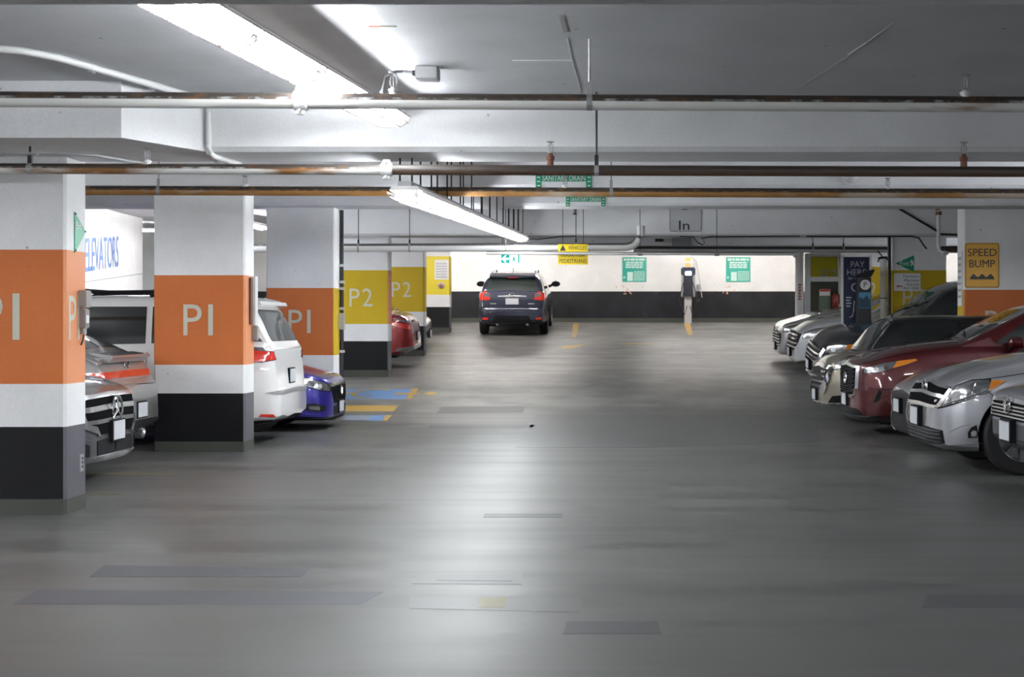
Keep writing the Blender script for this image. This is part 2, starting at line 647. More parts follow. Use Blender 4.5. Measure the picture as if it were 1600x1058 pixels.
# splayed haunch where the first beam crosses the near left column
hp = [(-9.0, 9.83), (-3.22, 9.83), (-2.86, 10.62), (-9.0, 10.62)]
hm = MB()
hm.add([(x, y, 2.66) for x, y in hp] + [(x, y, 3.1) for x, y in hp],
       [(3, 2, 1, 0), (4, 5, 6, 7)] + [(i, (i + 1) % 4, 4 + (i + 1) % 4, 4 + i) for i in range(4)])
obj('beam_haunch', hm, SOFFIT, beam1)

# filled cracks and a scrap of coloured marking on the ceiling bay
def strip_on_ceiling(name, pts, wd, mat, zz=3.037):
    mb = MB()
    for (x0, y0), (x1, y1) in zip(pts[:-1], pts[1:]):
        t = Vector((x1 - x0, y1 - y0, 0)).normalized()
        u = Vector((-t.y, t.x, 0)) * wd / 2
        a, b = Vector((x0, y0, zz)), Vector((x1, y1, zz))
        mb.add([a - u, b - u, b + u, a + u, a - u + Z * .01, b - u + Z * .01, b + u + Z * .01, a + u + Z * .01],
               [(0, 1, 2, 3), (0, 4, 5, 1), (1, 5, 6, 2), (2, 6, 7, 3), (3, 7, 4, 0)])
    return obj(name, mb, mat, ceiling)


def cpx(px, py, h=1.64):
    d = h * FPX / (VY - py)
    return ((px - VX) * d / FPX, d)


strip_on_ceiling('crack_filler', [cpx(886, 60), cpx(893, 92), cpx(903, 125), cpx(907, 142)], 0.006, CRACK)
strip_on_ceiling('crack_stain', [cpx(877, 24), cpx(884, 50)], 0.025, CRACK_DARK)
strip_on_ceiling('crack_filler', [cpx(1240, 145), cpx(1262, 128), cpx(1325, 88), cpx(1395, 36)], 0.006, CRACK_DARK)
strip_on_ceiling('crack_filler', [cpx(1325, 85), cpx(1355, 66)], 0.008, CRACK)
strip_on_ceiling('formwork_line', [cpx(800, 94), cpx(895, 94)], 0.006, CRACK)
strip_on_ceiling('paint_mark', [cpx(576, 41), cpx(594, 41.5)], 0.03, plain('red_chalk', (0.6, 0.12, 0.08), 0.7))
strip_on_ceiling('paint_mark', [cpx(594, 40.5), cpx(620, 41)], 0.025, plain('olive_chalk', (0.14, 0.16, 0.08), 0.7))


# ------------------------------------------------------------------ markings and patches on the floor
def fxy(px, py):
    """the floor point a sight line meets (computed on the ramped floor)"""
    lo, hi = 2.0, 42.4
    f = lambda d: CAMZ - (py - VY) * d / FPX - zf(d)
    d = lo
    while d < hi and f(d) > 0:
        d += 0.02
    return ((px - VX) * d / FPX, d)


def floor_patch(name, quad, mat, off=0.004):
    off *= 0.4
    a, b, c, e = [Vector((x, y, 0)) for x, y in quad]
    n = max(2, int((e - a).length / 0.4))
    mb = MB()
    vs = []
    for k in range(n + 1):
        t = k / n
        for s in (0, 1):
            p = (a.lerp(e, t)) if s == 0 else (b.lerp(c, t))
            vs.append((p.x, p.y, zf(p.y) + off))
    mb.add(vs, [(2 * k, 2 * k + 1, 2 * k + 3, 2 * k + 2) for k in range(n)])
    m = len(vs)
    rim = [2 * k for k in range(n + 1)] + [2 * k + 1 for k in range(n, -1, -1)]
    mb.v += [p - Z * 0.02 for p in mb.v[:m]]
    fs = [(rim[k], rim[(k + 1) % len(rim)], rim[(k + 1) % len(rim)] + m, rim[k] + m) for k in range(len(rim))]
    mb.f += fs
    mb.m += [0] * len(fs)
    return obj(name, mb, mat, floor)


def fq(*pts):
    return [fxy(*p) for p in pts]


floor_patch('floor_patch', fq((755, 809), (878, 809), (880, 803), (757, 803)), plain('tar_patch', (0.036, 0.037, 0.04), 0.5))
floor_patch('floor_patch', fq((140, 902), (470, 902), (484, 889), (163, 884)), PATCH_BLUE)
floor_patch('floor_patch', fq((20, 944), (560, 946), (600, 925), (60, 922)), PATCH_BLUE, 0.003)
floor_patch('floor_patch', fq((880, 992), (1033, 992), (1028, 972), (886, 972)), PATCH_DARK)
floor_patch('floor_patch', fq((643, 913), (815, 914), (817, 896), (655, 896)), PATCH_PALE, 0.003)
floor_patch('floor_patch', fq((682, 908), (800, 909), (803, 898), (690, 898)), plain('floor_patch_grey', (0.072, 0.073, 0.076), 0.45), 0.006)
floor_patch('floor_patch', fq((640, 952), (908, 958), (908, 934), (640, 934)), plain('floor_patch_grey_2', (0.066, 0.067, 0.069), 0.44), 0.003)
floor_patch('floor_patch', fq((1440, 950), (1640, 950), (1640, 930), (1450, 930)), PATCH_DARK, 0.003)
floor_patch('floor_patch', fq((682, 646), (818, 645), (820, 635), (690, 636)), PATCH_DARK)
floor_patch('floor_patch', fq((666, 669), (832, 668), (836, 664), (674, 664)), PATCH_DARK, 0.003)
floor_patch('floor_patch', fq((805, 700), (1000, 700), (1010, 648), (838, 648)), plain('floor_bay_dark', (0.066, 0.067, 0.069), 0.42, 0.0, 0.0, 0.32), 0.003)
floor_patch('floor_patch', fq((1000, 700), (1290, 690), (1260, 648), (1010, 648)), plain('floor_bay_dark', (0.066, 0.067, 0.069), 0.42, 0.0, 0.0, 0.32), 0.003)
# line work
lines = [((746, 951), (788, 951), (794, 934), (752, 934), FLOOR_FAINT),
         ((135, 741.5), (270, 742), (270, 740), (135, 739.5), FLOOR_FAINT),
         ((135, 772.5), (188, 773), (188, 771), (135, 770.5), FLOOR_FAINT),
         ((634, 624), (642, 624), (654, 607.5), (644, 607.5), FLOOR_YELLOW),
         ((500, 643), (615, 643), (622, 634), (500, 634), FLOOR_YELLOW),
         ((596, 658), (604, 658), (613, 649), (603, 649), FLOOR_YELLOW),
         ((893, 527), (900, 527), (905, 505.5), (896, 505.5), FLOOR_YELLOW),
         ((1076, 524), (1083, 524), (1078, 505.5), (1068, 505.5), FLOOR_YELLOW),
         ((876, 546), (897, 544), (919, 538), (880, 540.5), FLOOR_YELLOW),
         ((968, 538.5), (1018, 538.5), (1018, 536.5), (968, 536.5), FLOOR_YELLOW)]
for a, b, c, e, m in lines:
    floor_patch('painted_line', fq(a, b, c, e), m, 0.005)
floor_patch('accessible_bay_marking', fq((500, 624), (633, 624), (643, 608), (500, 608)), FLOOR_BLUE, 0.004)
floor_patch('accessible_bay_marking', fq((535, 657), (578, 657), (586, 649.5), (540, 649.5)), FLOOR_PALE_BLUE, 0.004)
floor_patch('accessible_bay_marking', fq((575, 658), (596, 658), (603, 649), (580, 649)), FLOOR_BLUE, 0.005)
# outline of the wheelchair symbol on the blue field: ring of the wheel, seat, head
ws = MB()
cx, cy = fxy(583, 615.5)


def flat_poly(mb, pts, off=0.0065):
    mb.add([(x, y, zf(y) + off) for x, y in pts], [tuple(range(len(pts)))])


for k in range(18):
    a0, a1 = PI * 0.25 + k * PI * 1.3 / 18, PI * 0.25 + (k + 1) * PI * 1.3 / 18
    flat_poly(ws, [(cx + .30 * math.cos(a0), cy + .42 * math.sin(a0)), (cx + .36 * math.cos(a0), cy + .5 * math.sin(a0)),
                   (cx + .36 * math.cos(a1), cy + .5 * math.sin(a1)), (cx + .30 * math.cos(a1), cy + .42 * math.sin(a1))])
flat_poly(ws, [(cx + .36, cy - .1), (cx + .8, cy - .1), (cx + .8, cy + .06), (cx + .36, cy + .06)])
flat_poly(ws, [(cx + .98 + .11 * math.cos(2 * PI * k / 12), cy + .18 * math.sin(2 * PI * k / 12)) for k in range(12)])
flat_poly(ws, [(cx - .85, cy - .08), (cx - .36, cy - .04), (cx - .36, cy + .08), (cx - .85, cy + .05)])
print_obj('wheelchair_symbol', ws, FLOOR_YELLOW, floor)


# ------------------------------------------------------------------ columns
def column(label, x0, x1, y0, y1, zt_, front, side, letters, side_is='right', letter_x=None, base_mat=BLACK_BASE, side_letters=None, group=None, hide_letter=False):
    f = zf((y0 + y1) / 2) if y0 > 24 else 0.0
    t = thing('concrete_column', label, 'column', ((x0 + x1) / 2, (y0 + y1) / 2, f), 'columns of the left row' if x0 < 0 else 'columns of the right row')
    lev = [f - 0.35, f + 0.114, f + 0.652, f + 0.971, f + 1.971, zt_]
    names = ['floor_upturn', 'painted_base', 'lower_shaft', 'colour_band', 'upper_shaft']
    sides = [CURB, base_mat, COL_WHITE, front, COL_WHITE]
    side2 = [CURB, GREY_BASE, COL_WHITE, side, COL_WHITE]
    for k in range(5):
        g = 0.004 if k == 0 else 0.0
        mb = MB()
        xa, xb, ya, yb = x0 - g, x1 + g, y0 - g, y1 + g
        c = 0.02
        ring = [(xa + c, ya), (xb - c, ya), (xb, ya + c), (xb, yb - c), (xb - c, yb), (xa + c, yb), (xa, yb - c), (xa, ya + c)]
        vs = [(x, y, lev[k]) for x, y in ring] + [(x, y, lev[k + 1]) for x, y in ring]
        mb.add(vs, [tuple(range(7, -1, -1)), tuple(range(8, 16))], 0)
        for i in range(8):
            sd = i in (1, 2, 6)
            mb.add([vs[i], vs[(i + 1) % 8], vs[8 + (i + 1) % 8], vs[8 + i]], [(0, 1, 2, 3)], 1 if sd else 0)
        obj(names[k], mb, [sides[k], side2[k]], t)
    if letters:
        lx = (x0 + x1) / 2 if letter_x is None else letter_x
        mb = MB()
        if letters == 'P1':
            text_on(mb, 'P', 0.345, (lx - 0.075, y0, f + 1.30), X, Z, width=0.205, off=0.003)
            mb.prism([(lx + 0.10, f + 1.30), (lx + 0.152, f + 1.30), (lx + 0.152, f + 1.645), (lx + 0.10, f + 1.645)], (0, y0 - 0.003, 0), X, Z, 0.002)
        else:
            text_on(mb, 'P2', 0.335, (lx, y0, f + 1.30), X, Z, width=0.43, off=0.003, spacing=1.15)
        print_obj('lettering', mb, LETTER, t)
    if side_letters:
        mb = MB()
        text_on(mb, 'P', 0.33, (x1, y0 + 0.13, f + 1.30), Y, Z, width=0.15, off=0.003)
        mb.prism([(0.245, 1.30), (0.275, 1.30), (0.275, 1.63), (0.245, 1.63)], (x1 + 0.003, y0, f), Y, Z, 0.002)
        print_obj('side_lettering', mb, LETTER, t)
    return t


CW, CD = 1.02, 0.43
YC = [10.95 + 5.475 * k for k in range(6)]
LX0, LX1 = -5.02, -4.0
RX0, RX1 = 5.36, 6.38
col1 = column('nearest concrete column with orange band marked P1 and black base at left edge', LX0, LX1, YC[0], YC[0] + CD, 2.68, ORANGE, ORANGE_LIT, 'P1', side_letters=True, letter_x=-4.495)
col2 = column('concrete column with orange P1 band between the grey sedan and white minivan', LX0, LX1, YC[1], YC[1] + CD, 2.94, ORANGE, ORANGE_LIT, 'P1')
col3 = column('concrete column with orange P1 band and yellow side behind the blue sedan', LX0, LX1, YC[2], YC[2] + CD, 3.2, ORANGE, YELLOW, 'P1')
col4 = column('left-hand yellow banded column marked P2, in front of the red car', LX0, LX1, YC[3], YC[3] + CD, 3.1, YELLOW, ORANGE_LIT, 'P2')
col5 = column('yellow banded P2 column just beyond the red car on the left', LX0, LX1, YC[4], YC[4] + CD, 3.2, YELLOW, YELLOW, 'P2')
col6 = column('far left column with yellow band toned as brightly lit, carrying a white notice and alarm button', LX0, LX1, YC[5], YC[5] + CD, 3.55, plain('lit_yellow_band', (0.72, 0.58, 0.012), 0.5), YELLOW, None)  # band yellow brightened to carry the direct light on the far columns
colr3 = column('right column with orange band carrying the yellow speed bump sign', 5.63, 6.65, 23.0, 23.43, 3.45, ORANGE, YELLOW, 'P1')
colr4 = column('right yellow banded column carrying green exit and payment machine signs', RX0, RX1, YC[3], YC[3] + CD, 3.1, YELLOW, YELLOW, 'P2', letter_x=5.78)
colr5 = column('right yellow column hidden behind navy banner and pay station', RX0, RX1, YC[4], YC[4] + CD, 3.2, YELLOW, YELLOW, 'P2')
colr6 = column('far right yellow column seen through the glazed booth', RX0, RX1, YC[5], YC[5] + CD, 3.55, plain('lit_yellow_band', (0.72, 0.58, 0.012), 0.5), YELLOW, 'P2')


# ------------------------------------------------------------------ strip lights
TUBE_MAT = emit('lit_tube', (0.93, 0.97, 1.0), TUBE)
TUBE_FAR = emit('lit_tube_side', (0.95, 0.97, 1.0), TUBE_SIDE)
REFLECTOR = plain('white_reflector', (0.8, 0.8, 0.8), 0.4)


def strip_light(label, p0, p1, wd=0.26, ht=0.045, guard=True, gd=0.07, pitch=0.06, mat=None, rods=None, group=None, seg=1.22, rows=(-0.085, 0.085), wire=0.0028, rod_off=0.0):
    mat = mat or TUBE_MAT
    p0, p1 = Vector(p0), Vector(p1)
    ln = (p1 - p0).length
    t = (p1 - p0).normalized()
    u = t.cross(Z).normalized()
    q = u.cross(t).normalized()          # up
    th = thing('strip_light', label, 'light', p0, group)
    hb = MB()
    hw_ = min(wd / 2, .115)
    sec = [(-hw_, .012), (-hw_ + .02, ht), (hw_ - .02, ht), (hw_, .012), (hw_ - .008, .012), (hw_ - .03, ht - .012), (-hw_ + .03, ht - .012), (-hw_ + .008, .012)]
    k = len(sec)
    for e in (0, 1):
        hb.add([p + u * a + q * b for p in (p0, p1) for a, b in sec], [(i, (i + 1) % k, k + (i + 1) % k, k + i) for i in range(k)] if e == 0 else [])
    hb.add([p0 + u * a + q * b for a, b in sec[:4]], [(0, 1, 2, 3)])
    hb.add([p1 + u * a + q * b for a, b in sec[:4]], [(3, 2, 1, 0)])
    obj('reflector', hb, REFLECTOR, th)
    sb = MB()
    sb.add([p + u * a + q * b for p in (p0, p1) for a, b in ((-.05, ht), (-.05, ht + .035), (.05, ht + .035), (.05, ht))],
           [(0, 1, 5, 4), (1, 2, 6, 5), (2, 3, 7, 6), (0, 3, 2, 1), (4, 5, 6, 7), (3, 0, 4, 7)])
    obj('ballast_channel', sb, GREY_METAL, th)
    n = max(1, int(round(ln / seg)))
    step = ln / n
    for i in range(n):
        for r in rows:
            a = p0 + t * (i * step + 0.04) + u * r - q * 0.022
            b = p0 + t * ((i + 1) * step - 0.04) + u * r - q * 0.022
            tb = MB().tube([a, b], 0.017, 8)
            obj('lamp_tube', tb, mat, th, smooth=True)
            eb = MB()
            for p, s in ((a, -1), (b, 1)):
                eb.tube([p - t * s * .01, p + t * s * .03], 0.019, 8)
                eb.tube([p + t * s * .015, p + t * s * .015 + q * 0.06], 0.008, 5)
            obj('lamp_holder', eb, REFLECTOR, th)
    if guard:
        gsec = [(-wd / 2, 0.0), (-wd / 2 + .02, -gd * .55), (-wd / 2 + .075, -gd), (wd / 2 - .075, -gd), (wd / 2 - .02, -gd * .55), (wd / 2, 0.0)]
        for i in range(n):
            gb = MB()
            m = max(2, int(step / pitch))
            for j in range(m + 1):
                c = p0 + t * (i * step + step * j / m * 0.985 + .004)
                gb.tube([c + u * a + q * b for a, b in gsec], wire, 3, caps=False)
            for a, b in gsec:
                gb.tube([p0 + t * (i * step) + u * a + q * b, p0 + t * ((i + 1) * step - .01) + u * a + q * b], wire * 1.2, 3, caps=False)
            o = obj('wire_guard', gb, plain('guard_wire', (.30, .25, .22), .5), th)
            o['kind'] = 'stuff'
    if rods:
        m = int(ln / rods)
        for j in range(m + 1):
            c = p0 + t * min(ln - .05, 0.08 + j * rods)
            for s in (-0.045, 0.045):
                a = c + u * s + q * (ht + .035)
                zt_ = zc(c.y) - 0.005
                for by0, by1, bz in ((10.6, 11.3, 2.66), (16.05, 16.8, 2.91), (21.5, 22.2, 3.165), (27.0, 27.8, 3.07)):
                    if by0 <= c.y <= by1:
                        zt_ = bz
                rb = MB().tube([a, (a.x, a.y, zt_)], 0.008, 6)
                obj('hanger_rod', rb, DARK_METAL, th)
    return th


A1, B1 = Vector((-1.83, 5.82, 2.772)), Vector((-1.50, 10.35, 2.87))
l1 = strip_light('bright wire-caged fluorescent strip overhead in the nearest ceiling bay', A1, B1, wd=0.30, pitch=0.05, wire=0.0035)
A2, B2 = Vector((-1.48, 10.95, 2.40)), Vector((-1.45, 26.1, 2.965))
l2 = strip_light('long suspended wire-caged fluorescent strip running under the far beams', A2, B2, wd=0.27, pitch=0.30, rods=1.22, wire=0.005)

# strips of the neighbouring aisles and bays, those behind the camera, and some added for their light
TUBE_BACK = emit('lit_tube_warm', (1.0, 0.94, 0.9), 36.0)
TUBE_RIGHT = emit('lit_tube_right', (0.95, 0.97, 1.0), 105.0)
TUBE_CORE = emit('lit_tube_bright', (0.95, 0.97, 1.0), 48.0)
far_strips = [
    ('fluorescent strip over the side aisle beside the elevator wall', (-7.3, 22.6, 3.36), (-7.3, 31.9, 3.52)),
    ('crosswise fluorescent strip glimpsed left of the second column', (-14.5, 36.0, 3.76), (-10.2, 36.0, 3.76)),
    ('crosswise fluorescent strip above the dark hatchback', (-6.2, 35.3, 3.74), (-1.4, 35.3, 3.74)),
    ('crosswise fluorescent strip lighting the white back wall at left', (-7.5, 40.2, 3.95), (-0.5, 40.2, 3.95)),
    ('crosswise fluorescent strip lighting the white back wall at centre', (1.0, 40.2, 3.95), (5.8, 40.2, 3.95)),
    ('crosswise fluorescent strip lighting the white back wall at right', (7.0, 40.2, 3.95), (12.0, 40.2, 3.95)),
    ('fluorescent strip above the left stalls beside the camera', (-8.6, -4.0, 2.52), (-8.6, 8.4, 2.52)),
    ('added out-of-view fluorescent strip over the left stalls past the first beam', (-8.4, 11.9, 2.66), (-8.4, 15.6, 2.66)),  # added out of view to brighten the front of the second left column
    ('fluorescent strip behind the camera over the aisle', (-1.9, -7.0, 2.55), (-1.9, -0.6, 2.55)),
    ('added out-of-view fluorescent strip over the right stalls past the first beam', (8.0, 11.9, 2.66), (8.0, 15.6, 2.66)),  # added out of view to brighten the front of the right column
    ('added crosswise fluorescent fill strip behind the camera on the right', (2.5, -2.0, 2.8), (8.5, -2.0, 2.8)),  # added unseen, fills surfaces that face the camera
    ('fluorescent strip above the right stalls', (11.2, 1.0, 2.9), (11.2, 4.0, 2.9)),
    ('fluorescent strip at the far right behind the right columns', (10.4, 28.4, 3.5), (10.4, 32.2, 3.5)),
]
for lb, a, b in far_strips:
    strip_light(lb, a, b, group='bare strips outside the aisle', guard=False, mat=TUBE_RIGHT if 'right stalls' in lb or 'on the right' in lb else TUBE_BACK if 'back wall' in lb or 'hatchback' in lb else TUBE_CORE if 'elevator' in lb else TUBE_FAR, seg=2.44)


# ------------------------------------------------------------------ pipes with their sprinklers, couplings and hangers
PIPE_WHITE = pipe_material('pipe_white_rust_top', 0.18, 0.02)
PIPE_MIXED = pipe_material('pipe_white_rusty', 0.34, 0.06)
PIPE_DARK = pipe_material('pipe_dark_brown', 0.9, -0.5, base=(0.10, 0.085, 0.075), orange=(0.10, 0.055, 0.03))
PIPE_RUST = pipe_material('pipe_orange_rust', 0.72, 0.04, base=(0.5, 0.42, 0.33), orange=(0.50, 0.25, 0.075))
PIPE_CLEAN = pipe_material('pipe_white_clean', 0.02, 0.35, base=(0.66, 0.66, 0.65), dark=(0.09, 0.09, 0.09), orange=(0.3, 0.28, 0.25))


def sprinkler(pipe, p, r, h=0.16, brown=False):
    """upright sprinkler: threaded fitting, two frame arms, deflector"""
    hb = MB()
    base = 0.55 if brown else 0.34
    hb.lathe(p + Z * (r * .8), Z, [(0, .024), (h * base * .45, .024), (h * base * .5, .030), (h * base * .75, .030), (h * base * .8, .020), (h * base, .016)], 10)
    s = obj('sprinkler_head', hb, RUST if brown else WHITE_METAL, pipe, smooth=True)
    z0, z1 = r * .8 + h * base, r * .8 + h
    ab = MB()
    for k in (-1, 1):
        ab.tube([p + Z * z0 + X * .010 * k, p + Z * (z0 + (z1 - z0) * .3) + X * .019 * k, p + Z * (z0 + (z1 - z0) * .7) + X * .016 * k, p + Z * z1 + X * .004 * k], 0.0045, 5)
    ab.tube([p + Z * z0, p + Z * z1], 0.004, 5)
    obj('frame_arm', ab, GREY_METAL, s)
    db = MB().lathe(p + Z * (z1 - .002), Z, [(0, .006), (.004, .028), (.008, .03), (.012, .008)], 10)
    obj('deflector', db, GREY_METAL, s)
    return s


def coupling(pipe, p, r, mat=None):
    cb = MB()
    cb.lathe(p - X * .042, X, [(0, r * 1.04), (0.008, r * 1.28), (.034, r * 1.30), (.042, r * 1.24), (.05, r * 1.30), (.076, r * 1.28), (.084, r * 1.04)], 16)
    for k in (-1, 1):
        cb.box(p.x - .028, p.x + .028, p.y - .018, p.y + .018, p.z + k * r * 1.3 - .022, p.z + k * r * 1.3 + .022, bev=.006)
    c = obj('pipe_coupling', cb, mat or WHITE_METAL, pipe, smooth=True)
    bb = MB()
    for k in (-1, 1):
        bb.tube([p + Z * k * r * 1.32 - Y * .05, p + Z * k * r * 1.32 + Y * .03], .008, 6)
    obj('bolt', bb, STEEL, c)


def hanger(pipe, p, r, ztop, mat=DARK_METAL, collar=True):
    hb = MB()
    hb.tube([p + Z * (r + .05), Vector((p.x, p.y, ztop))], 0.0085, 6)
    hb.box(p.x - .014, p.x + .014, p.y - .014, p.y + .014, p.z + r - .005, p.z + r + .07)
    h = obj('hanger_rod', hb, mat, pipe)
    sb = MB().tube([p - X * .016, p + X * .016], r * 1.06, 14)
    obj('pipe_strap', sb, GREY_METAL, h)


def on(a, b, px):
    """point of the pipe from a to b that stands at this bearing"""
    k = (px - VX) / FPX
    # a.x + s*(b.x-a.x) = k*(a.y + s*(b.y-a.y))
    s = (k * a.y - a.x) / ((b.x - a.x) - k * (b.y - a.y))
    return a.lerp(b, s)


a, b = P(-420, 153, 8.4), P(1900, 164.7, 8.4)
pm = thing('sprinkler_pipe', 'nearest white pipe across the aisle with rusty top, in front of first beam', 'pipe', a, 'sprinkler mains across the aisle')
obj('pipe_run', MB().tube([a, on(a, b, 470), b], 0.045, 18), PIPE_WHITE, pm, smooth=True)
coupling(pm, on(a, b, 470), 0.045)
sprinkler(pm, on(a, b, 615), .045, 0.125)
sprinkler(pm, on(a, b, 1508), .045, 0.125)
hanger(pm, on(a, b, 921), .045, 3.04, STEEL)

a, b = P(-420, 262, 10.3), P(1900, 269.5, 10.3)
pm = thing('sprinkler_pipe', 'second pipe from the camera, pale at left and dark brown right of its clamp', 'pipe', a, 'sprinkler mains across the aisle')
c = on(a, b, 604)
obj('pipe_run', MB().tube([a, c], 0.037, 18), PIPE_MIXED, pm, smooth=True)
obj('pipe_run', MB().tube([c, b], 0.037, 18), PIPE_DARK, pm, smooth=True)
coupling(pm, c, 0.037)
sprinkler(pm, on(a, b, 230), .037, 0.11)
sprinkler(pm, on(a, b, 860), .037, 0.165, True)
sprinkler(pm, on(a, b, 1506), .037, 0.17, True)
hanger(pm, on(a, b, 932), .037, 3.04)
hanger(pm, on(a, b, 47), .037, 2.66)

a, b = P(-420, 295.5, 13.8), P(1900, 304, 13.8)
pm = thing('sprinkler_pipe', 'third pipe from the camera, coated in orange rust below the second beam', 'pipe', a, 'sprinkler mains across the aisle')
obj('pipe_run', MB().tube([a, b], 0.044, 18), PIPE_RUST, pm, smooth=True)
sprinkler(pm, on(a, b, 383), .044, 0.10)
sprinkler(pm, on(a, b, 883), .044, 0.10)
sprinkler(pm, on(a, b, 1387), .044, 0.10)
hanger(pm, on(a, b, 955), .044, zc(13.8), GREY_METAL)
hanger(pm, on(a, b, 248), .044, zc(13.8), GREY_METAL)

a, b = P(300, 388, 26.3), P(975, 386, 26.3)
pm = thing('drain_pipe', 'thick white pipe with an upturned elbow, high behind the yellow vehicles sign', 'pipe', a)
el = [b] + [b + Vector((.30 * math.sin(q), 0, .24 * (1 - math.cos(q)))) for q in [PI / 2 * k / 8 for k in range(1, 9)]] + [b + Vector((.30, 0, .38))]
obj('pipe_run', MB().tube([a] + el, 0.075, 16), PIPE_CLEAN, pm, smooth=True)
for px in (560, 640, 900):
    hanger(pm, on(a, b, px), .075, zc(26.3), DARK_METAL)

a, b = P(760, 395.5, 25.6), P(1240, 397, 25.6)
pm = thing('conduit_pipe', 'thin white pipe in front of the back wall, ending in an elbow at right', 'pipe', a)
obj('pipe_run', MB().tube([a, b, b + Vector((.05, .05, -.01)), b + Vector((.07, .4, -.02))], 0.028, 12), PIPE_CLEAN, pm, smooth=True)
for px in (1000, 1120):
    sb = MB().tube([on(a, b, px) - X * .04, on(a, b, px) + X * .04], .04, 10)
    obj('pipe_coupling', sb, GREY_METAL, pm, smooth=True)
    rb = MB().tube([on(a, b, px) + Z * .03, Vector((on(a, b, px).x, 25.6, zc(25.6)))], .006, 5)
    obj('hanger_rod', rb, DARK_METAL, pm)
rb = MB().tube([on(a, b, 790) + Z * .03, Vector((on(a, b, 790).x, 25.6, zc(25.6)))], .006, 5)
obj('hanger_rod', rb, DARK_METAL, pm)

a, b = P(990, 389.5, 28.4), P(1640, 391, 28.4)
pm = thing('sprinkler_pipe', 'dark topped pipe under the far beam running behind the right-hand columns', 'pipe', a)
obj('pipe_run', MB().tube([a, b], 0.06, 14), pipe_material('pipe_dark_top', 0.3, -0.1, base=(0.4, 0.4, 0.4), dark=(0.03, 0.03, 0.03), orange=(0.08, .06, .05)), pm, smooth=True)
for px in (1270, 1318):
    hanger(pm, on(a, b, px), .06, zc(28.4))

# riser with two elbows in front of the payment sign column
pm = thing('riser_pipe', 'short white vertical pipe with rusty elbow beside the payment sign column', 'pipe', P(1466, 392, 26.2))
pts = [P(1452, 321, 26.2), P(1460, 321, 26.2), P(1464.5, 323, 26.2), P(1466.5, 328, 26.2), P(1466.5, 383, 26.2), P(1468, 390, 26.2), P(1474, 394, 26.2), P(1482, 395, 26.2)]
obj('pipe_run', MB().tube(pts, 0.036, 12), PIPE_CLEAN, pm, smooth=True)
obj('pipe_elbow', MB().tube(pts[0:4], 0.05, 12), RUST, pm, smooth=True)
obj('pipe_flange', MB().tube([P(1466.5, 331, 26.2), P(1466.5, 336, 26.2)], 0.056, 12), RUST, pm, smooth=True)
obj('pipe_flange', MB().tube([P(1473, 395, 26.2), P(1477, 395, 26.2)], 0.056, 12), WHITE_METAL, pm, smooth=True)
obj('side_run', MB().tube([P(1470, 389, 26.2), P(1508, 389, 26.2)], 0.05, 12), PIPE_DARK, pm, smooth=True)

# conduits
def conduit(label, pts, r, mat, clips=(), name='conduit', cat='conduit'):
    t = thing(name, label, cat, pts[0])
    obj('tube_run', MB().tube(pts, r, 10), mat, t, smooth=True)
    for c in clips:
        c = Vector(c)
        obj('clip', MB().box(c.x - .012, c.x + .012, c.y - r * 1.5, c.y + r * 1.5, c.z - r * 1.4, c.z + r * 1.6), GREY_METAL, t)
    return t


zc1 = 3.04 - 0.024
cp = [(-6.2, 8.5, zc1), (-3.62, 8.52, zc1), (-3.42, 8.62, zc1), (-3.28, 8.85, zc1), (-2.87, 10.40, zc1), (-2.845, 10.53, zc1 - .02), (-2.835, 10.572, zc1 - .08),
      (-2.835, 10.572, 2.70), (-2.835, 10.585, 2.65), (-2.83, 10.66, 2.635), (-2.78, 11.25, 2.635)]
conduit('white painted conduit bending along ceiling then down the first beam at left', [Vector(p) for p in cp], 0.022, WHITE_METAL,
        [(-3.2, 9.2, zc1), (-3.04, 9.9, zc1), (-2.85, 10.85, 2.635)])
q0 = [P(-300, 240, 9.7), P(60, 240, 9.7), P(120, 241, 9.7), P(150, 243, 9.75), P(195, 251, 9.9), P(228, 255.5, 10.1)]
conduit('thin dark conduit sagging to the second pipe above the nearest column', q0, 0.010, GREY_METAL, [q0[1]])
conduit('thin dark conduit slanting down the far beam toward the speed bump column', [P(1398, 322, 26.95), P(1464, 361, 26.95), P(1470, 366, 26.95), P(1496, 367, 26.95)], 0.02, DARK_METAL)
conduit('dark cable along the foot of the far beam, drooping at its right end', [P(1260, 369.4, 27.1), P(1340, 369.4, 27.1), P(1425, 369.4, 27.1), P(1436, 372, 27.1), P(1443, 383, 27.1), P(1448, 389, 27.1)], 0.014, DARK_METAL)
conduit('black cable loop hanging under the far beam beside a grey box', [P(1062, 369, 27.1), P(1084, 371, 27.1), P(1090, 379, 27.1), P(1098, 383, 27.1), P(1101, 379, 27.1), P(1096, 373, 27.1), P(1110, 370, 27.1), P(1250, 369, 27.1)], 0.010, DARK_METAL, name='cable', cat='cable')
conduit('thin black cable from the end of the suspended strip along the beam foot', [P(826, 373, 27.1), P(840, 374, 27.1), P(858, 372, 27.1), P(876, 369.2, 27.1), P(900, 369, 27.1)], 0.010, DARK_METAL, name='cable', cat='cable')

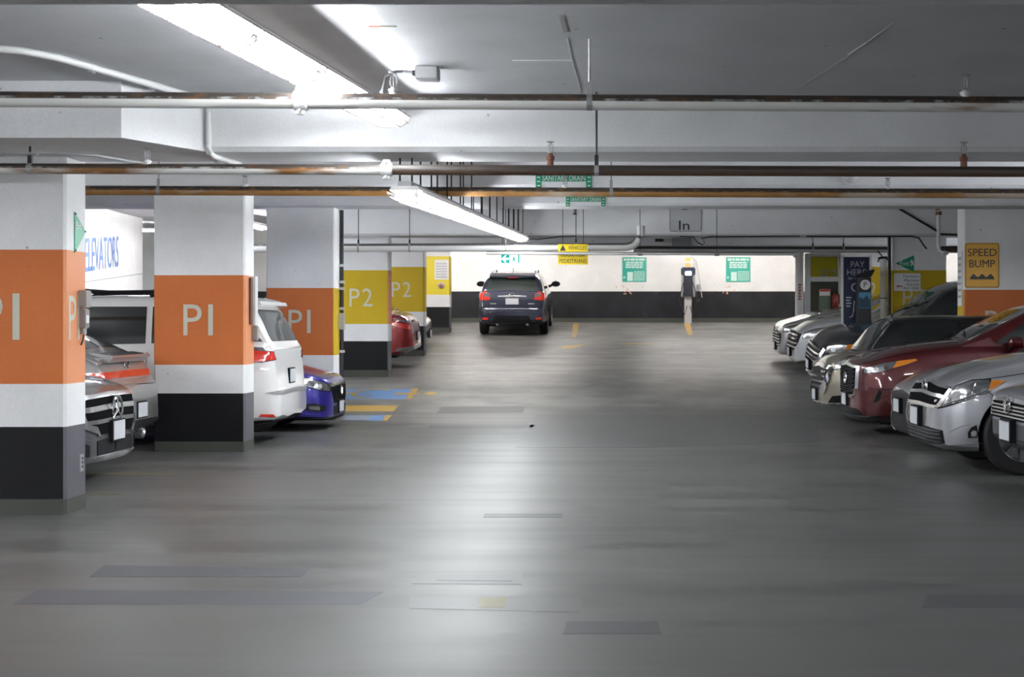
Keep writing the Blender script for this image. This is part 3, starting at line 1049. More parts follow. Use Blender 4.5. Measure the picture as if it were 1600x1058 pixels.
# junction box with its cable beside the near strip light
t = thing('junction_box', 'grey electrical junction box on ceiling right of the near strip light', 'electrical box', P(668, 115, 9.3))
bx = P(668, 115, 9.3)
obj('box_body', MB().box(bx.x - .072, bx.x + .072, 9.24, 9.38, 2.955, 3.038, bev=.006), GREY_METAL, t)
obj('box_cover', MB().box(bx.x - .066, bx.x + .066, 9.232, 9.24, 2.962, 3.03), STEEL, t)
obj('cable', MB().tube([(-1.39, 9.2, 2.86), (-1.36, 9.2, 2.96), (-1.30, 9.25, 3.0), (bx.x - .16, 9.3, 3.01), (bx.x - .07, 9.3, 3.0)], .011, 8), GREY_METAL, t, smooth=True)
obj('cable_gland', MB().tube([(bx.x - .095, 9.3, 3.0), (bx.x - .07, 9.3, 3.0)], .018, 8), DARK_METAL, t)

# grey box and sensor dome under the far beam
c0 = P(1065, 379, 32.3)
t = thing('control_box', 'grey control box fixed under the far beam below the entry sign', 'electrical box', c0)
obj('box_body', MB().box(c0.x - .21, c0.x + .21, 32.2, 32.48, c0.z - .1, c0.z + .1, bev=.01), plain('blue_grey_box', (0.22, 0.23, 0.26), 0.5), t)
obj('sensor_dome', MB().lathe((c0.x, 32.34, c0.z - .1), (0, 0, -1), [(0, .13), (.05, .12), (.08, .07), (.09, .01)], 14), SIGN_WHITE, t, smooth=True)
c0 = P(1030, 375.5, 32.4)
tag(obj('sensor_unit', MB().box(c0.x - .09, c0.x + .09, 32.3, 32.5, c0.z - .03, c0.z + .03, bev=.008), SIGN_BLACK), 'small black sensor on the far beam left of the grey control box', 'sensor')
c0 = P(1333, 305, 15.9)
t = thing('smoke_detector', 'white dome on the second beam at right, behind the rusty pipe', 'detector', c0)
obj('base_plate', MB().lathe((c0.x, 16.05, 3.03), (0, -1, 0), [(0, .10), (.03, .10), (.035, .08)], 18), WHITE_METAL, t, smooth=True)
obj('dome', MB().lathe((c0.x, 16.01, 3.03), (0, -1, 0), [(0, .075), (.05, .07), (.08, .04), (.09, .01)], 18), SIGN_WHITE, t, smooth=True)
c0 = P(898, 329, 26.98)
t = thing('pendant_sprinkler', 'small dark sprinkler on the far beam between the drain labels and entry sign', 'sprinkler', c0)
obj('fitting', MB().tube([c0 + Z * .08, c0 - Z * .02], .03, 8), GREY_METAL, t)
obj('deflector', MB().tube([c0 - Z * .06, c0 - Z * .075], .04, 10), DARK_METAL, t)
obj('frame_arm', MB().tube([c0 - Z * .02, c0 - Z * .06], .012, 6), DARK_METAL, t)
# ------------------------------------------------------------------ signs and boxes
def plate(name, label, cat, px0, px1, py0, py1, d, mat, thick=0.012, r=0.02, part='panel', group=None):
    a, b = P(px0, py1, d), P(px1, py0, d)
    c = (a + b) / 2
    t = thing(name, label, cat, (c.x, d, a.z), group)
    mb = MB().prism(round_rect(b.x - a.x, b.z - a.z, min(r, (b.x - a.x) * .2)), (c.x, d + thick, c.z), X, Z, thick)
    obj(part, mb, mat, t)
    return t, c, b.x - a.x, b.z - a.z


def rect_print(mb, x0, x1, z0, z1, y, mi=0):
    mb.add([(x0, y, z0), (x1, y, z0), (x1, y, z1), (x0, y, z1)], [(0, 1, 2, 3)], mi)


def bars(mb, x0, x1, z0, z1, n, y, mi=0, fill=0.55, jag=0.25):
    """rows of print too small to read"""
    h = (z1 - z0) / n
    rnd = random.Random(int(abs(x0 * 100 + z0 * 10)))
    for k in range(n):
        zz = z1 - (k + 1) * h
        xx = x0
        while xx < x1 - .01:
            wd = (x1 - x0) * rnd.uniform(.1, .28)
            rect_print(mb, xx, min(x1, xx + wd), zz, zz + h * fill, y, mi)
            xx += wd + (x1 - x0) * .03


# speed bump sign
t, c, sw, sh = plate('speed_bump_sign', 'yellow speed bump sign with black bump symbol on right orange column', 'sign', 1507.5, 1561.5, 379.5, 450, 22.985, SIGN_YELLOW, 0.012, 0.035)
y_ = 22.985 - 0.003
mb = MB()
rim_o, rim_i = round_rect(sw - .02, sh - .02, .03), round_rect(sw - .036, sh - .036, .024)
k = len(rim_o)
mb.add([(c.x + p[0], y_, c.z + p[1]) for p in rim_o] + [(c.x + p[0], y_, c.z + p[1]) for p in rim_i], [(i, (i + 1) % k, k + (i + 1) % k, k + i) for i in range(k)])
text_on(mb, 'SPEED', sh * .165, (c.x, 22.985, c.z + sh * .205), X, Z, width=sw * .84, off=.003)
text_on(mb, 'BUMP', sh * .165, (c.x, 22.985, c.z - sh * .045), X, Z, width=sw * .74, off=.003)
s0, z0 = sw * .70, c.z - sh * .31
mb.add([(c.x + s0 * q, y_, z0 + h * sh) for q, h in ((-.5, 0), (.5, 0), (.5, .04), (.36, .125), (.17, .045), (0, .125), (-.17, .045), (-.36, .125), (-.5, .04))], [tuple(range(9))])
print_obj('printed_face', mb, SIGN_BLACK, t)

# edge-on notice on the aisle side of the same column
t = thing('notice_plate', 'narrow white notice on the aisle side of the speed bump column', 'sign', (5.625, 23.2, 1.65))
obj('panel', MB().box(5.615, 5.629, 23.07, 23.35, 1.72, 2.58, bev=.004), SIGN_WHITE, t)
mb = MB()
for q in range(7):
    zz = 2.45 - q * .1
    mb.add([(5.612, 23.32, zz), (5.612, 23.1, zz), (5.612, 23.1, zz + .04), (5.612, 23.32, zz + .04)], [(0, 1, 2, 3)])
print_obj('printed_face', mb, GREY_METAL, t)

# green exit arrow of the right column
EX = 27.36
pts = [P(1399, 411.5, EX), P(1428, 399, EX), P(1428, 425, EX)]
t = thing('exit_sign', 'green triangular exit sign above the payment sign on right column', 'sign', pts[0])
mb = MB().prism([(p.x, p.z) for p in pts], (0, EX + .012, 0), X, Z, .012)
obj('panel', mb, GREEN, t)
mb = MB()
text_on(mb, 'Exit', .085, P(1413.5, 415, EX), X, Z, off=.003, width=.17)
q = P(1424, 412, EX - .003)
mb.add([q + X * a + Z * b for a, b in ((-.012, -.05), (0, -.05), (.02, -.005), (.045, -.05), (.058, -.045), (.03, .02), (.055, .025), (.05, .038), (.015, .04), (.02, .07), (0, .075), (-.03, .02), (-.02, .015), (0, .03), (.0, .0))], [tuple(range(15))])
print_obj('printed_face', mb, SIGN_WHITE, t)

# payment machine sign
t, c, sw, sh = plate('payment_sign', 'white payment machine sign with red arrow on right yellow column', 'sign', 1397, 1438.5, 427, 454.5, EX, SIGN_WHITE, .012, .02)
mb = MB()
for s, zz, ww in (('Payment', .23, .60), ('Machine', .02, .56), ('PLEASE', -.22, .46), ('PAY HERE', -.43, .58)):
    text_on(mb, s, sh * .15, (c.x + sw * .44 - sw * ww / 2, EX, c.z + sh * zz), X, Z, width=sw * ww, off=.003)
ab = MB()
ab.add([(c.x + sw * a, EX - .003, c.z + sh * b) for a, b in ((-.43, -.24), (-.33, -.16), (-.33, -.21), (-.18, -.21), (-.18, -.27), (-.33, -.27), (-.33, -.32))], [tuple(range(7))])
print_obj('printed_text', mb, SIGN_BLACK, t)
print_obj('printed_arrow', ab, SIGN_RED, t)

# entry sign on far beam
t, c, sw, sh = plate('entry_sign', 'pale grey In sign with ring emblem on the far beam', 'sign', 1046, 1096.5, 304, 362, 26.985, plain('sign_grey', (0.52, 0.53, 0.55), 0.5), .012, .04)
mb = MB()
text_on(mb, 'In', .17, P(1069, 361, 26.985) + Z * .02, X, Z, off=.003, width=.19)
ring = P(1070, 311, 26.982)
for r0, r1 in ((.178, .20),):
    o_, i_ = circle_pts(r1, 32), circle_pts(r0, 32)
    mb.add([ring + X * a + Z * b for a, b in o_] + [ring + X * a + Z * b for a, b in i_], [(i, (i + 1) % 32, 32 + (i + 1) % 32, 32 + i) for i in range(32)])
text_on(mb, 'P', .2, ring - Z * .1, X, Z, off=.001)
o_, i_ = round_rect(sw - .01, sh - .01, .035), round_rect(sw - .025, sh - .025, .03)
k = len(o_)
mb.add([(c.x + p[0], 26.982, c.z + p[1]) for p in o_] + [(c.x + p[0], 26.982, c.z + p[1]) for p in i_], [(i, (i + 1) % k, k + (i + 1) % k, k + i) for i in range(k)])
print_obj('printed_face', mb, SIGN_BLACK, t)

# yellow sign hung from the thin pipe
YS = 25.68
t, c, sw, sh = plate('vehicles_sign', 'yellow sign warning vehicles about pedestrians, hung behind a thin pipe', 'sign', 872, 918.5, 381.5, 413.5, YS, SIGN_LEMON, .01, .01)
mb = MB()
text_on(mb, 'VEHICLES', sh * .19, (c.x + sw * .15, YS, c.z + sh * .22), X, Z, width=sw * .62, off=.003)
text_on(mb, 'LOOK FOR', sh * .19, (c.x, YS, c.z - sh * .12), X, Z, width=sw * .8, off=.003)
text_on(mb, 'PEDESTRIANS', sh * .19, (c.x, YS, c.z - sh * .42), X, Z, width=sw * .9, off=.003)
q = Vector((c.x - sw * .34, YS - .003, c.z + sh * .18))
mb.add([q + X * a + Z * b for a, b in ((-.055, 0), (.055, 0), (0, .1))], [(0, 1, 2)])
print_obj('printed_face', mb, SIGN_BLACK, t)
hb = MB()
for s in (-.18, .18):
    hb.tube([(c.x + s, YS + .02, c.z), (c.x + s, YS + .02, zc(YS))], .006, 5)
obj('hanger_rod', hb, DARK_METAL, t)

# sanitary drain labels
def drain_label(label, px0, px1, py0, py1, d, zcut):
    a, b = P(px0, py1, d), P(px1, py0, d)
    t = thing('drain_label', label, 'sign', ((a.x + b.x) / 2, d, a.z), 'sanitary drain labels')
    wd, ht = b.x - a.x, b.z - a.z
    mb = MB()
    for x0 in (a.x, b.x - wd * .105):
        mb.box(x0, x0 + wd * .105, d, d + .012, a.z, b.z)
    mb.box(a.x + wd * .105, b.x - wd * .105, d + .003, d + .012, a.z + ht * zcut, b.z)
    obj('panel', mb, [plain('green_label', (0.01, 0.25, 0.13), 0.5)], t)
    mb = MB()
    text_on(mb, 'SANITARY DRAIN', ht * .34, ((a.x + b.x) / 2, d + .003, a.z + ht * (zcut + .04)), X, Z, width=wd * .76, off=.003)
    for x0 in (a.x, b.x - wd * .105):
        for k in range(3):
            rect_print(mb, x0 + wd * .025, x0 + wd * .08, a.z + ht * (.12 + .26 * k), a.z + ht * (.19 + .26 * k), d - .003)
    print_obj('printed_face', mb, SIGN_WHITE, t)


drain_label('green sanitary drain label on the second beam, larger and nearer', 837, 925, 269, 294, 16.03, .42)
drain_label('green sanitary drain label below the rusty pipe, smaller and farther', 884, 946, 306, 322.5, 21.48, .45)

# hung emergency exit sign
d = 30.4
t, c, sw, sh = plate('exit_box', 'lit white exit sign with teal arrow hung above the dark hatchback', 'sign', 780, 816.5, 396.5, 412.5, d, emit('lit_sign', (0.85, 0.95, 0.95), 0.9), .06, .01, 'light_box')
mb = MB()
rect_print(mb, c.x - sw * .42, c.x - sw * .06, c.z - sh * .42, c.z + sh * .42, d - .003)
rect_print(mb, c.x + sw * .30, c.x + sw * .37, c.z - sh * .42, c.z + sh * .42, d - .003)
q = Vector((c.x + sw * .1, d - .004, c.z))
mb.add([q + X * a * sw + Z * b * sh for a, b in ((-.06, -.36), (-.02, -.36), (.03, -.12), (.08, -.34), (.12, -.3), (.05, .06), (.1, .02), (.12, .06), (.04, .2), (-.05, .12), (-.06, .04), (-.0, .06))], [tuple(range(12))])
print_obj('printed_face', mb, emit('lit_teal', (0.0, 0.33, 0.27), 0.5), t)
mb = MB()
mb.add([(c.x + sw * a, d - .006, c.z + sh * b) for a, b in ((-.41, 0), (-.24, .34), (-.18, .34), (-.28, .1), (-.09, .1), (-.09, -.1), (-.28, -.1), (-.18, -.34), (-.24, -.34))], [tuple(range(9))])
print_obj('printed_arrow', mb, emit('lit_white', (0.9, 0.97, 0.97), 0.8), t)
mb = MB()
for s in (-.35, .35):
    mb.tube([(c.x + sw * s, d + .03, c.z + sh / 2), (c.x + sw * s, d + .03, zc(d))], .008, 6)
obj('hanger_rod', mb, DARK_METAL, t)

# green notices on the back wall
for lb, x0, x1 in (('green permit notice on the back wall, left of charging post', 972.5, 1010), ('green permit notice on the back wall, right of charging post', 1134.5, 1172.5)):
    t, c, sw, sh = plate('wall_notice', lb, 'sign', x0, x1, 402, 440.5, WALL_Y - .02, TEAL, .018, .01, group='green notices on the back wall')
    yy = WALL_Y - .023
    mb = MB()
    bars(mb, c.x - sw * .44, c.x + sw * .44, c.z + sh * .36, c.z + sh * .46, 1, yy, fill=.9)
    bars(mb, c.x - sw * .36, c.x + sw * .36, c.z + sh * .06, c.z + sh * .34, 3, yy, fill=.75)
    bars(mb, c.x - sw * .02, c.x + sw * .45, c.z - sh * .44, c.z - sh * .04, 6, yy, fill=.5)
    rect_print(mb, c.x - sw * .30, c.x - sw * .06, c.z - sh * .46, c.z - sh * .1, yy)
    rect_print(mb, c.x - sw * .46, c.x - sw * .38, c.z - sh * .36, c.z - sh * .28, yy)
    print_obj('printed_face', mb, plain('sign_pale_green', (0.5, 0.68, 0.62), 0.5), t)

# faint orange chalk marks
mb = MB()
rnd = random.Random(5)
for px0 in (964, 1131):
    for k in range(7):
        p = P(px0 + rnd.uniform(0, 20), 448 + rnd.uniform(0, 12), WALL_Y - .002)
        q = p + Vector((rnd.uniform(-.09, .09), 0, rnd.uniform(-.09, .09)))
        mb.tube([p, q], .011, 4)
chalk = obj('chalk_mark', mb, plain('orange_chalk', (0.75, 0.42, 0.28), 0.8), bpy.data.objects['wall_back'])

# electric charging post
d = 41.7
b0, t0 = P(1075, 505, d), P(1075, 400, d)
fz = zf(d)
t = thing('charging_post', 'car charging post with lit white screen and orange top on back wall', 'charger', (b0.x, d, fz))
cx = b0.x
obj('support_post', MB().box(cx - .10, cx + .10, d - .05, d + .12, fz - .02, P(0, 462, d).z, bev=.01), plain('post_grey', (0.42, 0.42, 0.42), .5), t)
zb0, zb1 = P(0, 463, d).z, P(0, 419, d).z
obj('charger_body', MB().box(cx - .13, cx + .13, d - .16, d + .02, zb0, zb1, bev=.02), plain('charger_black', (.018, .02, .028), .35), t)
obj('charger_head', MB().box(cx - .2, cx + .2, d - .18, d + .02, P(0, 431, d).z, P(0, 418, d).z, bev=.03), plain('charger_navy', (.02, .03, .05), .35), t)
zs0, zs1 = P(0, 430.5, d).z, P(0, 424.5, d).z
obj('screen', MB().box(cx - .09, cx + .09, d - .19, d - .17, zs0, zs1, bev=.008), emit('charger_screen', (.85, .93, 1.0), 1.6), t)
obj('top_panel', MB().box(cx - .09, cx + .09, d + .0, d + .1, P(0, 418, d).z, P(0, 400, d).z + .06, bev=.01), SIGN_WHITE, t)
mb = MB()
for k in range(2):
    mb.box(cx - .075, cx + .075, d - .006, d, P(0, 409 + 8.5 * k, d).z, P(0, 402.5 + 8.5 * k, d).z)
obj('orange_label', mb, plain('charger_orange', (.85, .33, .1), .5), t)
mb = MB()
for s in (-1, 1):
    mb.box(cx + s * .17 - .025, cx + s * .17 + .025, d - .12, d, P(0, 464, d).z, P(0, 430, d).z, bev=.008)
obj('side_rail', mb, STEEL, t)
for s, off in ((-1, 0), (1, .0)):
    cb = MB().tube([(cx + s * .12, d - .15, P(0, 440, d).z), (cx + s * .2, d - .2, P(0, 455, d).z), (cx + s * .26, d - .18, P(0, 470, d).z), (cx + s * .1, d - .2, P(0, 492, d).z), (cx + s * .04, d - .2, P(0, 478, d).z)], .014, 6)
    obj('charging_cable', cb, DARK_METAL, t, smooth=True)
cb = MB().tube([P(1078, 400, d), P(1088, 408, d), P(1091, 425, d), P(1094, 445, d), P(1097, 465, d)], .013, 6)
obj('charging_cable', cb, GREY_METAL, t, smooth=True)
obj('wall_holster', MB().box(cx + .29, cx + .40, WALL_Y - .12, WALL_Y - .01, P(0, 452, d).z, P(0, 443, d).z, bev=.02), GREY_METAL, t)

# notice and alarm on the far yellow column
d = YC[5] - .006
t, c, sw, sh = plate('column_notice', 'white framed notice on the far left yellow column', 'sign', 679, 701, 406, 437, d, SIGN_WHITE, .012, .02)
mb = MB()
bars(mb, c.x - sw * .4, c.x + sw * .4, c.z - sh * .4, c.z + sh * .4, 6, d - .003, fill=.55)
print_obj('printed_face', mb, GREY_METAL, t)
t = thing('alarm_button', 'round grey alarm button under the notice on the far left yellow column', 'alarm', P(689.5, 446, d))
q = P(689.5, 446, d)
obj('backplate', MB().lathe((q.x, d + .004, q.z), (0, -1, 0), [(0, .085), (.03, .085), (.035, .075)], 16), GREY_METAL, t, smooth=True)
obj('button', MB().lathe((q.x, d - .03, q.z), (0, -1, 0), [(0, .05), (.02, .05), (.03, .03)], 16), plain('maroon_button', (.3, .08, .07), .4), t, smooth=True)

# things on the near columns' aisle side
t = thing('exit_arrow_sign', 'green triangular sign on the aisle side of the nearest orange column', 'sign', (-3.99, 11.2, 1.95))
obj('panel', MB().prism([(.17, 1.955), (.40, 2.13), (.17, 2.265)], (-4.0, 10.95, 0), Y, Z, .008), GREEN, t)
mb = MB()
text_on(mb, 'Exit', .05, (-3.992, 10.95 + .245, 2.14), Y, Z, off=.003, width=.11)
print_obj('printed_face', mb, SIGN_WHITE, t)
mb = MB()
for a, b in ((.18, 1.975), (.18, 2.25), (.388, 2.13)):
    mb.tube([(-3.993, 10.95 + a, b), (-3.985, 10.95 + a, b)], .008, 6)
obj('screw', mb, DARK_METAL, t)


def outlet(label, y0, z0, x, up=True):
    t = thing('outlet_box', label, 'electrical box', (x, y0 + .06, z0))
    obj('upper_housing', MB().box(x - .002, x + .062, y0, y0 + .13, z0 + .17, z0 + .30, bev=.008), plain('box_grey', (.27, .25, .24), .5), t)
    obj('lower_housing', MB().box(x - .002, x + .05, y0 + .01, y0 + .12, z0 + .01, z0 + .16, bev=.008), plain('box_taupe', (.22, .185, .18), .5), t)
    obj('label_plate', MB().box(x + .05, x + .054, y0 + .03, y0 + .09, z0 + .05, z0 + .11), SIGN_WHITE, t)
    obj('cable_gland', MB().tube([(x + .025, y0 + .06, z0 + .012), (x + .025, y0 + .06, z0 - .035)], .02, 10), GREY_METAL, t, smooth=True)
    obj('cord', MB().tube([(x + .025, y0 + .06, z0 - .03), (x + .02, y0 + .055, z0 - .08), (x + .006, y0 + .05, z0 - .12)], .006, 6), DARK_METAL, t, smooth=True)


outlet('taupe electrical box on the aisle side of the nearest orange column', 11.20, 1.375, -4.0)
t = thing('socket_plate', 'small metal socket plate low on the nearest column beside the floor', 'socket', (-4.0, 11.27, .3))
obj('plate', MB().box(-4.001, -3.992, 11.23, 11.31, .29, .42, bev=.003), GREY_METAL, t)
mb = MB()
for zz in (.325, .36, .39):
    mb.tube([(-3.993, 11.275, zz), (-3.988, 11.275, zz)], .011, 8)
obj('socket', mb, SIGN_BLACK, t)
t = thing('wall_board', 'slim white board and brown panel on side of second orange column', 'panel', (-3.99, 16.7, 1.37))
obj('brown_panel', MB().box(-4.0, -3.975, 16.60, 16.70, 1.42, 1.95, bev=.004), plain('brown_panel', (.13, .06, .035), .6), t)
obj('white_board', MB().box(-4.0, -3.955, 16.72, 16.85, 1.42, 1.97, bev=.004), SIGN_WHITE, t)
obj('grey_box', MB().box(-4.0, -3.94, 16.73, 16.84, 1.24, 1.41, bev=.01), plain('box_grey', (.27, .25, .24), .5), t)
t = thing('column_conduit', 'vertical conduit with small steel box on side of third orange column', 'conduit', (-3.96, 22.25, 0.7))
obj('tube_run', MB().tube([(-3.965, 22.3, .12), (-3.965, 22.3, 3.16)], .03, 8), DARK_METAL, t, smooth=True)
obj('outlet_box', MB().box(-4.0, -3.92, 22.2, 22.34, 1.35, 1.6, bev=.01), STEEL, t)
for zz in (1.0, 1.65, 1.95, 2.05, 2.3):
    obj('clip', MB().box(-4.0, -3.925, 22.25, 22.34, zz, zz + .04), STEEL, t)

# navy banner
d = 27.75
fz = zf(d)
a, b = P(1315, 505, d), P(1361, 400, d)
t = thing('pay_banner', 'tall navy pay here banner in a white frame behind the pay station', 'sign', ((a.x + b.x) / 2, d, fz))
zb_, zt_ = fz + .1, b.z
obj('panel', MB().box(a.x + .03, b.x - .03, d, d + .03, zb_, zt_ - .02), NAVY, t)
for x in (a.x + .015, b.x - .015):
    obj('frame_post', MB().box(x - .018, x + .018, d - .01, d + .04, fz - .02, zt_), SIGN_WHITE, t)
obj('frame_rail', MB().box(a.x, b.x, d - .01, d + .04, zt_ - .02, zt_), SIGN_WHITE, t)
obj('foot_plate', MB().box(a.x - .02, b.x + .02, d - .06, d + .16, fz - .05, fz + .03, bev=.01), GREY_METAL, t)
mb = MB()
cx = (a.x + b.x) / 2
text_on(mb, 'PAY', P(0, 408.5, d).z - P(0, 417.5, d).z, (P(1340, 0, d).x, d, P(0, 417.5, d).z), X, Z, width=P(1350, 0, d).x - P(1328.5, 0, d).x, off=.003)
text_on(mb, 'HERE', .11, (P(1338.5, 0, d).x, d, P(0, 430, d).z), X, Z, width=P(1354, 0, d).x - P(1324, 0, d).x, off=.003)
text_on(mb, 'for the', .055, (P(1334, 0, d).x, d, P(0, 437, d).z), X, Z, off=.003)
q = P(1337, 449, d - .003)
o_, i_ = circle_pts(.085, 24), circle_pts(.06, 24)
mb.add([q + X * u + Z * v for u, v in o_] + [q + X * u + Z * v for u, v in i_], [(i, (i + 1) % 24, 24 + (i + 1) % 24, 24 + i) for i in range(24)])
for k in range(4):
    rect_print(mb, P(1322, 0, d).x, P(1322, 0, d).x + .10 - .02 * (k % 2), P(0, 466 + 4.5 * k, d).z, P(0, 464 + 4.5 * k, d).z, d - .003)
mb.tube([P(1327, 496, d) - Y * .003, P(1332, 494, d) - Y * .003, P(1334, 485, d) - Y * .003, P(1335, 470, d) - Y * .003], .012, 6)
print_obj('printed_face', mb, plain('banner_print', (.45, .47, .55), .5), t)

# pay station
d = 27.36
fz = zf(d)
a, b = P(1340, 0, d), P(1361.5, 0, d)
t = thing('pay_station', 'black pay station with white P disc and blue screen before the banner', 'pay machine', ((a.x + b.x) / 2, d + .15, fz))
obj('cabinet', MB().box(a.x, b.x, d, d + .24, fz + .02, P(0, 433, d).z, bev=.015), plain('station_black', (.012, .013, .016), .35), t)
obj('plinth', MB().box(a.x - .03, b.x + .03, d - .03, d + .27, fz - .05, fz + .06), DARK_METAL, t)
cp_ = [P(1333, 432, d), P(1342, 433, d), P(1361, 432, d), P(1366.5, 422, d), P(1364, 421, d), P(1352, 425, d)]
obj('canopy', MB().prism([(p.x, p.z) for p in cp_], (0, d + .34, 0), X, Z, .4), plain('station_black', (.012, .013, .016), .35), t)
q = P(1352, 445, d - .004)
mb = MB()
mb.add([q + X * u + Z * v for u, v in circle_pts(.095, 24)], [tuple(range(24))])
obj('round_badge', MB().tube([q + Y * .003, q - Y * .004], .095, 24), SIGN_WHITE, t)
mb = MB()
text_on(mb, 'P', .10, q - Z * .05, X, Z, off=.008)
print_obj('badge_letter', mb, NAVY, t)
obj('screen', MB().box(P(1342, 0, d).x, P(1360, 0, d).x, d - .008, d, P(0, 482, d).z, P(0, 457, d).z), emit('pay_screen', (.03, .10, .17), 0.2), t)
mb = MB()
q0, q1 = P(1342.5, 481, d - .011), P(1359.5, 469, d - .011)
mb.add([(q0.x, q0.y, q0.z), (q1.x, q0.y, q0.z), (q1.x, q0.y, q1.z), ((q0.x * .35 + q1.x * .65), q0.y, q1.z + .1), ((q0.x * .6 + q1.x * .4), q0.y, q1.z + .02), (q0.x, q0.y, q1.z + .06)], [tuple(range(6))])
print_obj('screen_picture', mb, emit('pay_screen_picture', (.01, .03, .05), 0.1), t)

# white riser beside the banner
d = 27.7
fz = zf(d)
x = P(1380.5, 0, d).x
t = thing('bracket_post', 'white vertical post with bracket arms right of the pay station', 'post', (x, d, fz))
obj('post', MB().tube([(x, d, fz - .05), (x, d, P(0, 405, d).z)], .06, 14), PIPE_CLEAN, t, smooth=True)
obj('bracket_arm', MB().tube([P(1372, 409, d), P(1373, 404, d), P(1378, 402.5, d), P(1385, 402.5, d), P(1386, 407, d)], .025, 8), DARK_METAL, t, smooth=True)
obj('bracket_arm', MB().tube([P(1371, 392, d), P(1378, 400, d)], .014, 6), DARK_METAL, t)
obj('pipe_band', MB().tube([(x, d, P(0, 467, d).z), (x, d, P(0, 465.5, d).z)], .068, 14), DARK_METAL, t)
d = 27.3
fz = zf(d)
x2 = P(1389.5, 0, d).x
tag(obj('riser_conduit', MB().tube([(x2, d, fz - .05), (x2, d, zc(d))], .03, 10), DARK_METAL, smooth=True), 'dark vertical conduit between the white post and right yellow column', 'conduit')

# white marker post and glazed booth
d = 36.6
fz = zf(d)
x = P(1249, 0, d).x
t = thing('marker_post', 'white round post with red lettering left of the glazed booth', 'post', (x, d, fz))
obj('post', MB().tube([(x, d, fz - .05), (x, d, 3.56)], .105, 16), COL_WHITE, t, smooth=True)
mb = MB()
for k in range(6):
    z0 = P(0, 444 + 4.4 * k, d).z
    mb.box(x - .035, x + .03 - .01 * (k % 2), d - .112, d - .098, z0 - .045, z0)
obj('red_lettering', mb, plain('faded_red', (.45, .09, .08), .6), t)

d = 35.3
fz = zf(d)
xs = [P(q, 0, d).x for q in (1258, 1266.5, 1310, 1318)]
zt_ = P(0, 396, d).z
zm0, zm1 = P(0, 440, d).z, P(0, 432.5, d).z
t = thing('glazed_booth', 'white framed glass booth screen behind the two far right cars', 'booth', ((xs[0] + xs[3]) / 2, d, fz))
fr = plain('booth_frame', (.5, .51, .53), .4)
for x0, x1 in ((xs[0], xs[1]), (xs[2], xs[3])):
    obj('frame_post', MB().box(x0, x1, d, d + .12, fz - .05, zt_, bev=.008), fr, t)
for z0, z1 in ((zm0, zm1), (zt_ - .08, zt_), (fz, fz + .12)):
    obj('frame_rail', MB().box(xs[1], xs[2], d, d + .12, z0, z1, bev=.008), fr, t)
gm, gnt, gb = new_mat('booth_glass')
setin(gb, Base_Color=(.55, .62, .6), Roughness=.02, Transmission_Weight=1.0, IOR=1.05)
obj('glass_pane', MB().box(xs[1], xs[2], d + .05, d + .06, zm1, zt_ - .08), gm, t)
dg = plain('dark_booth_panel', (.05, .06, .055), .12, 0, .5)
obj('lower_panel', MB().box(xs[1], xs[2], d + .05, d + .07, fz + .12, zm0), dg, t)
obj('green_panel', MB().box(P(1280, 0, d).x, P(1298, 0, d).x, d + .035, d + .05, fz + .15, P(0, 462, d).z), plain('green_grey_panel', (.12, .17, .13), .5), t)
mb = MB().box(P(1280.5, 0, d).x, P(1297.5, 0, d).x, d + .025, d + .035, P(0, 462, d).z, P(0, 452, d).z)
obj('notice', mb, SIGN_WHITE, t)
obj('notice_heading', MB().box(P(1281, 0, d).x, P(1297, 0, d).x, d + .02, d + .025, P(0, 455.5, d).z, P(0, 452.3, d).z), SIGN_RED, t)
q = P(1305, 480, d)
t = thing('fire_extinguisher', 'red fire extinguisher hung inside the glazed booth frame', 'extinguisher', (q.x, d + .0, q.z))
obj('cylinder', MB().lathe((q.x, d - .03, q.z), Z, [(0, .06), (.02, .075), (.26, .075), (.31, .05), (.33, .025)], 14), plain('extinguisher_red', (.28, .02, .02), .3), t, smooth=True)
obj('valve', MB().box(q.x - .05, q.x + .03, d - .05, d - .01, q.z + .33, q.z + .39), DARK_METAL, t)
obj('hose', MB().tube([(q.x + .03, d - .03, q.z + .36), (q.x + .09, d - .04, q.z + .3), (q.x + .09, d - .05, q.z + .08)], .012, 6), SIGN_BLACK, t, smooth=True)
# ------------------------------------------------------------------ cars
def car_surface(sp):
    L, hw = sp['L'], sp['W'] / 2
    fzt, fzs, fzb, fw = pchip(sp['zt']), pchip(sp['zs']), pchip(sp['zb']), pchip(sp['w'])
    return L, hw, fzt, fzs, fzb, fw


HALF = [(0.0, 'b', 0), (0.55, 'b', 0), (0.88, 'b', .03), (0.965, 's', .10), (0.99, 's', .22), (1.0, 's', .38), (1.0, 's', .55), (0.992, 's', .70),
        (0.985, 's', .82), (0.972, 's', .91), (0.945, 's', 1.0), (0.90, 't', .30), (0.80, 't', .58), (0.60, 't', .80), (0.35, 't', .93), (0.0, 't', 1.0)]


def section(w_, zb_, zs_, zt_, half=HALF):
    out = []
    h = zs_ - zb_
    for f, k, q in half:
        if k == 'b':
            out.append((f * w_, zb_ + q))
        elif k == 's':
            out.append((f * w_, zb_ + q * h))
        else:
            out.append((f * w_, zs_ + q * (zt_ - zs_)))
    return out


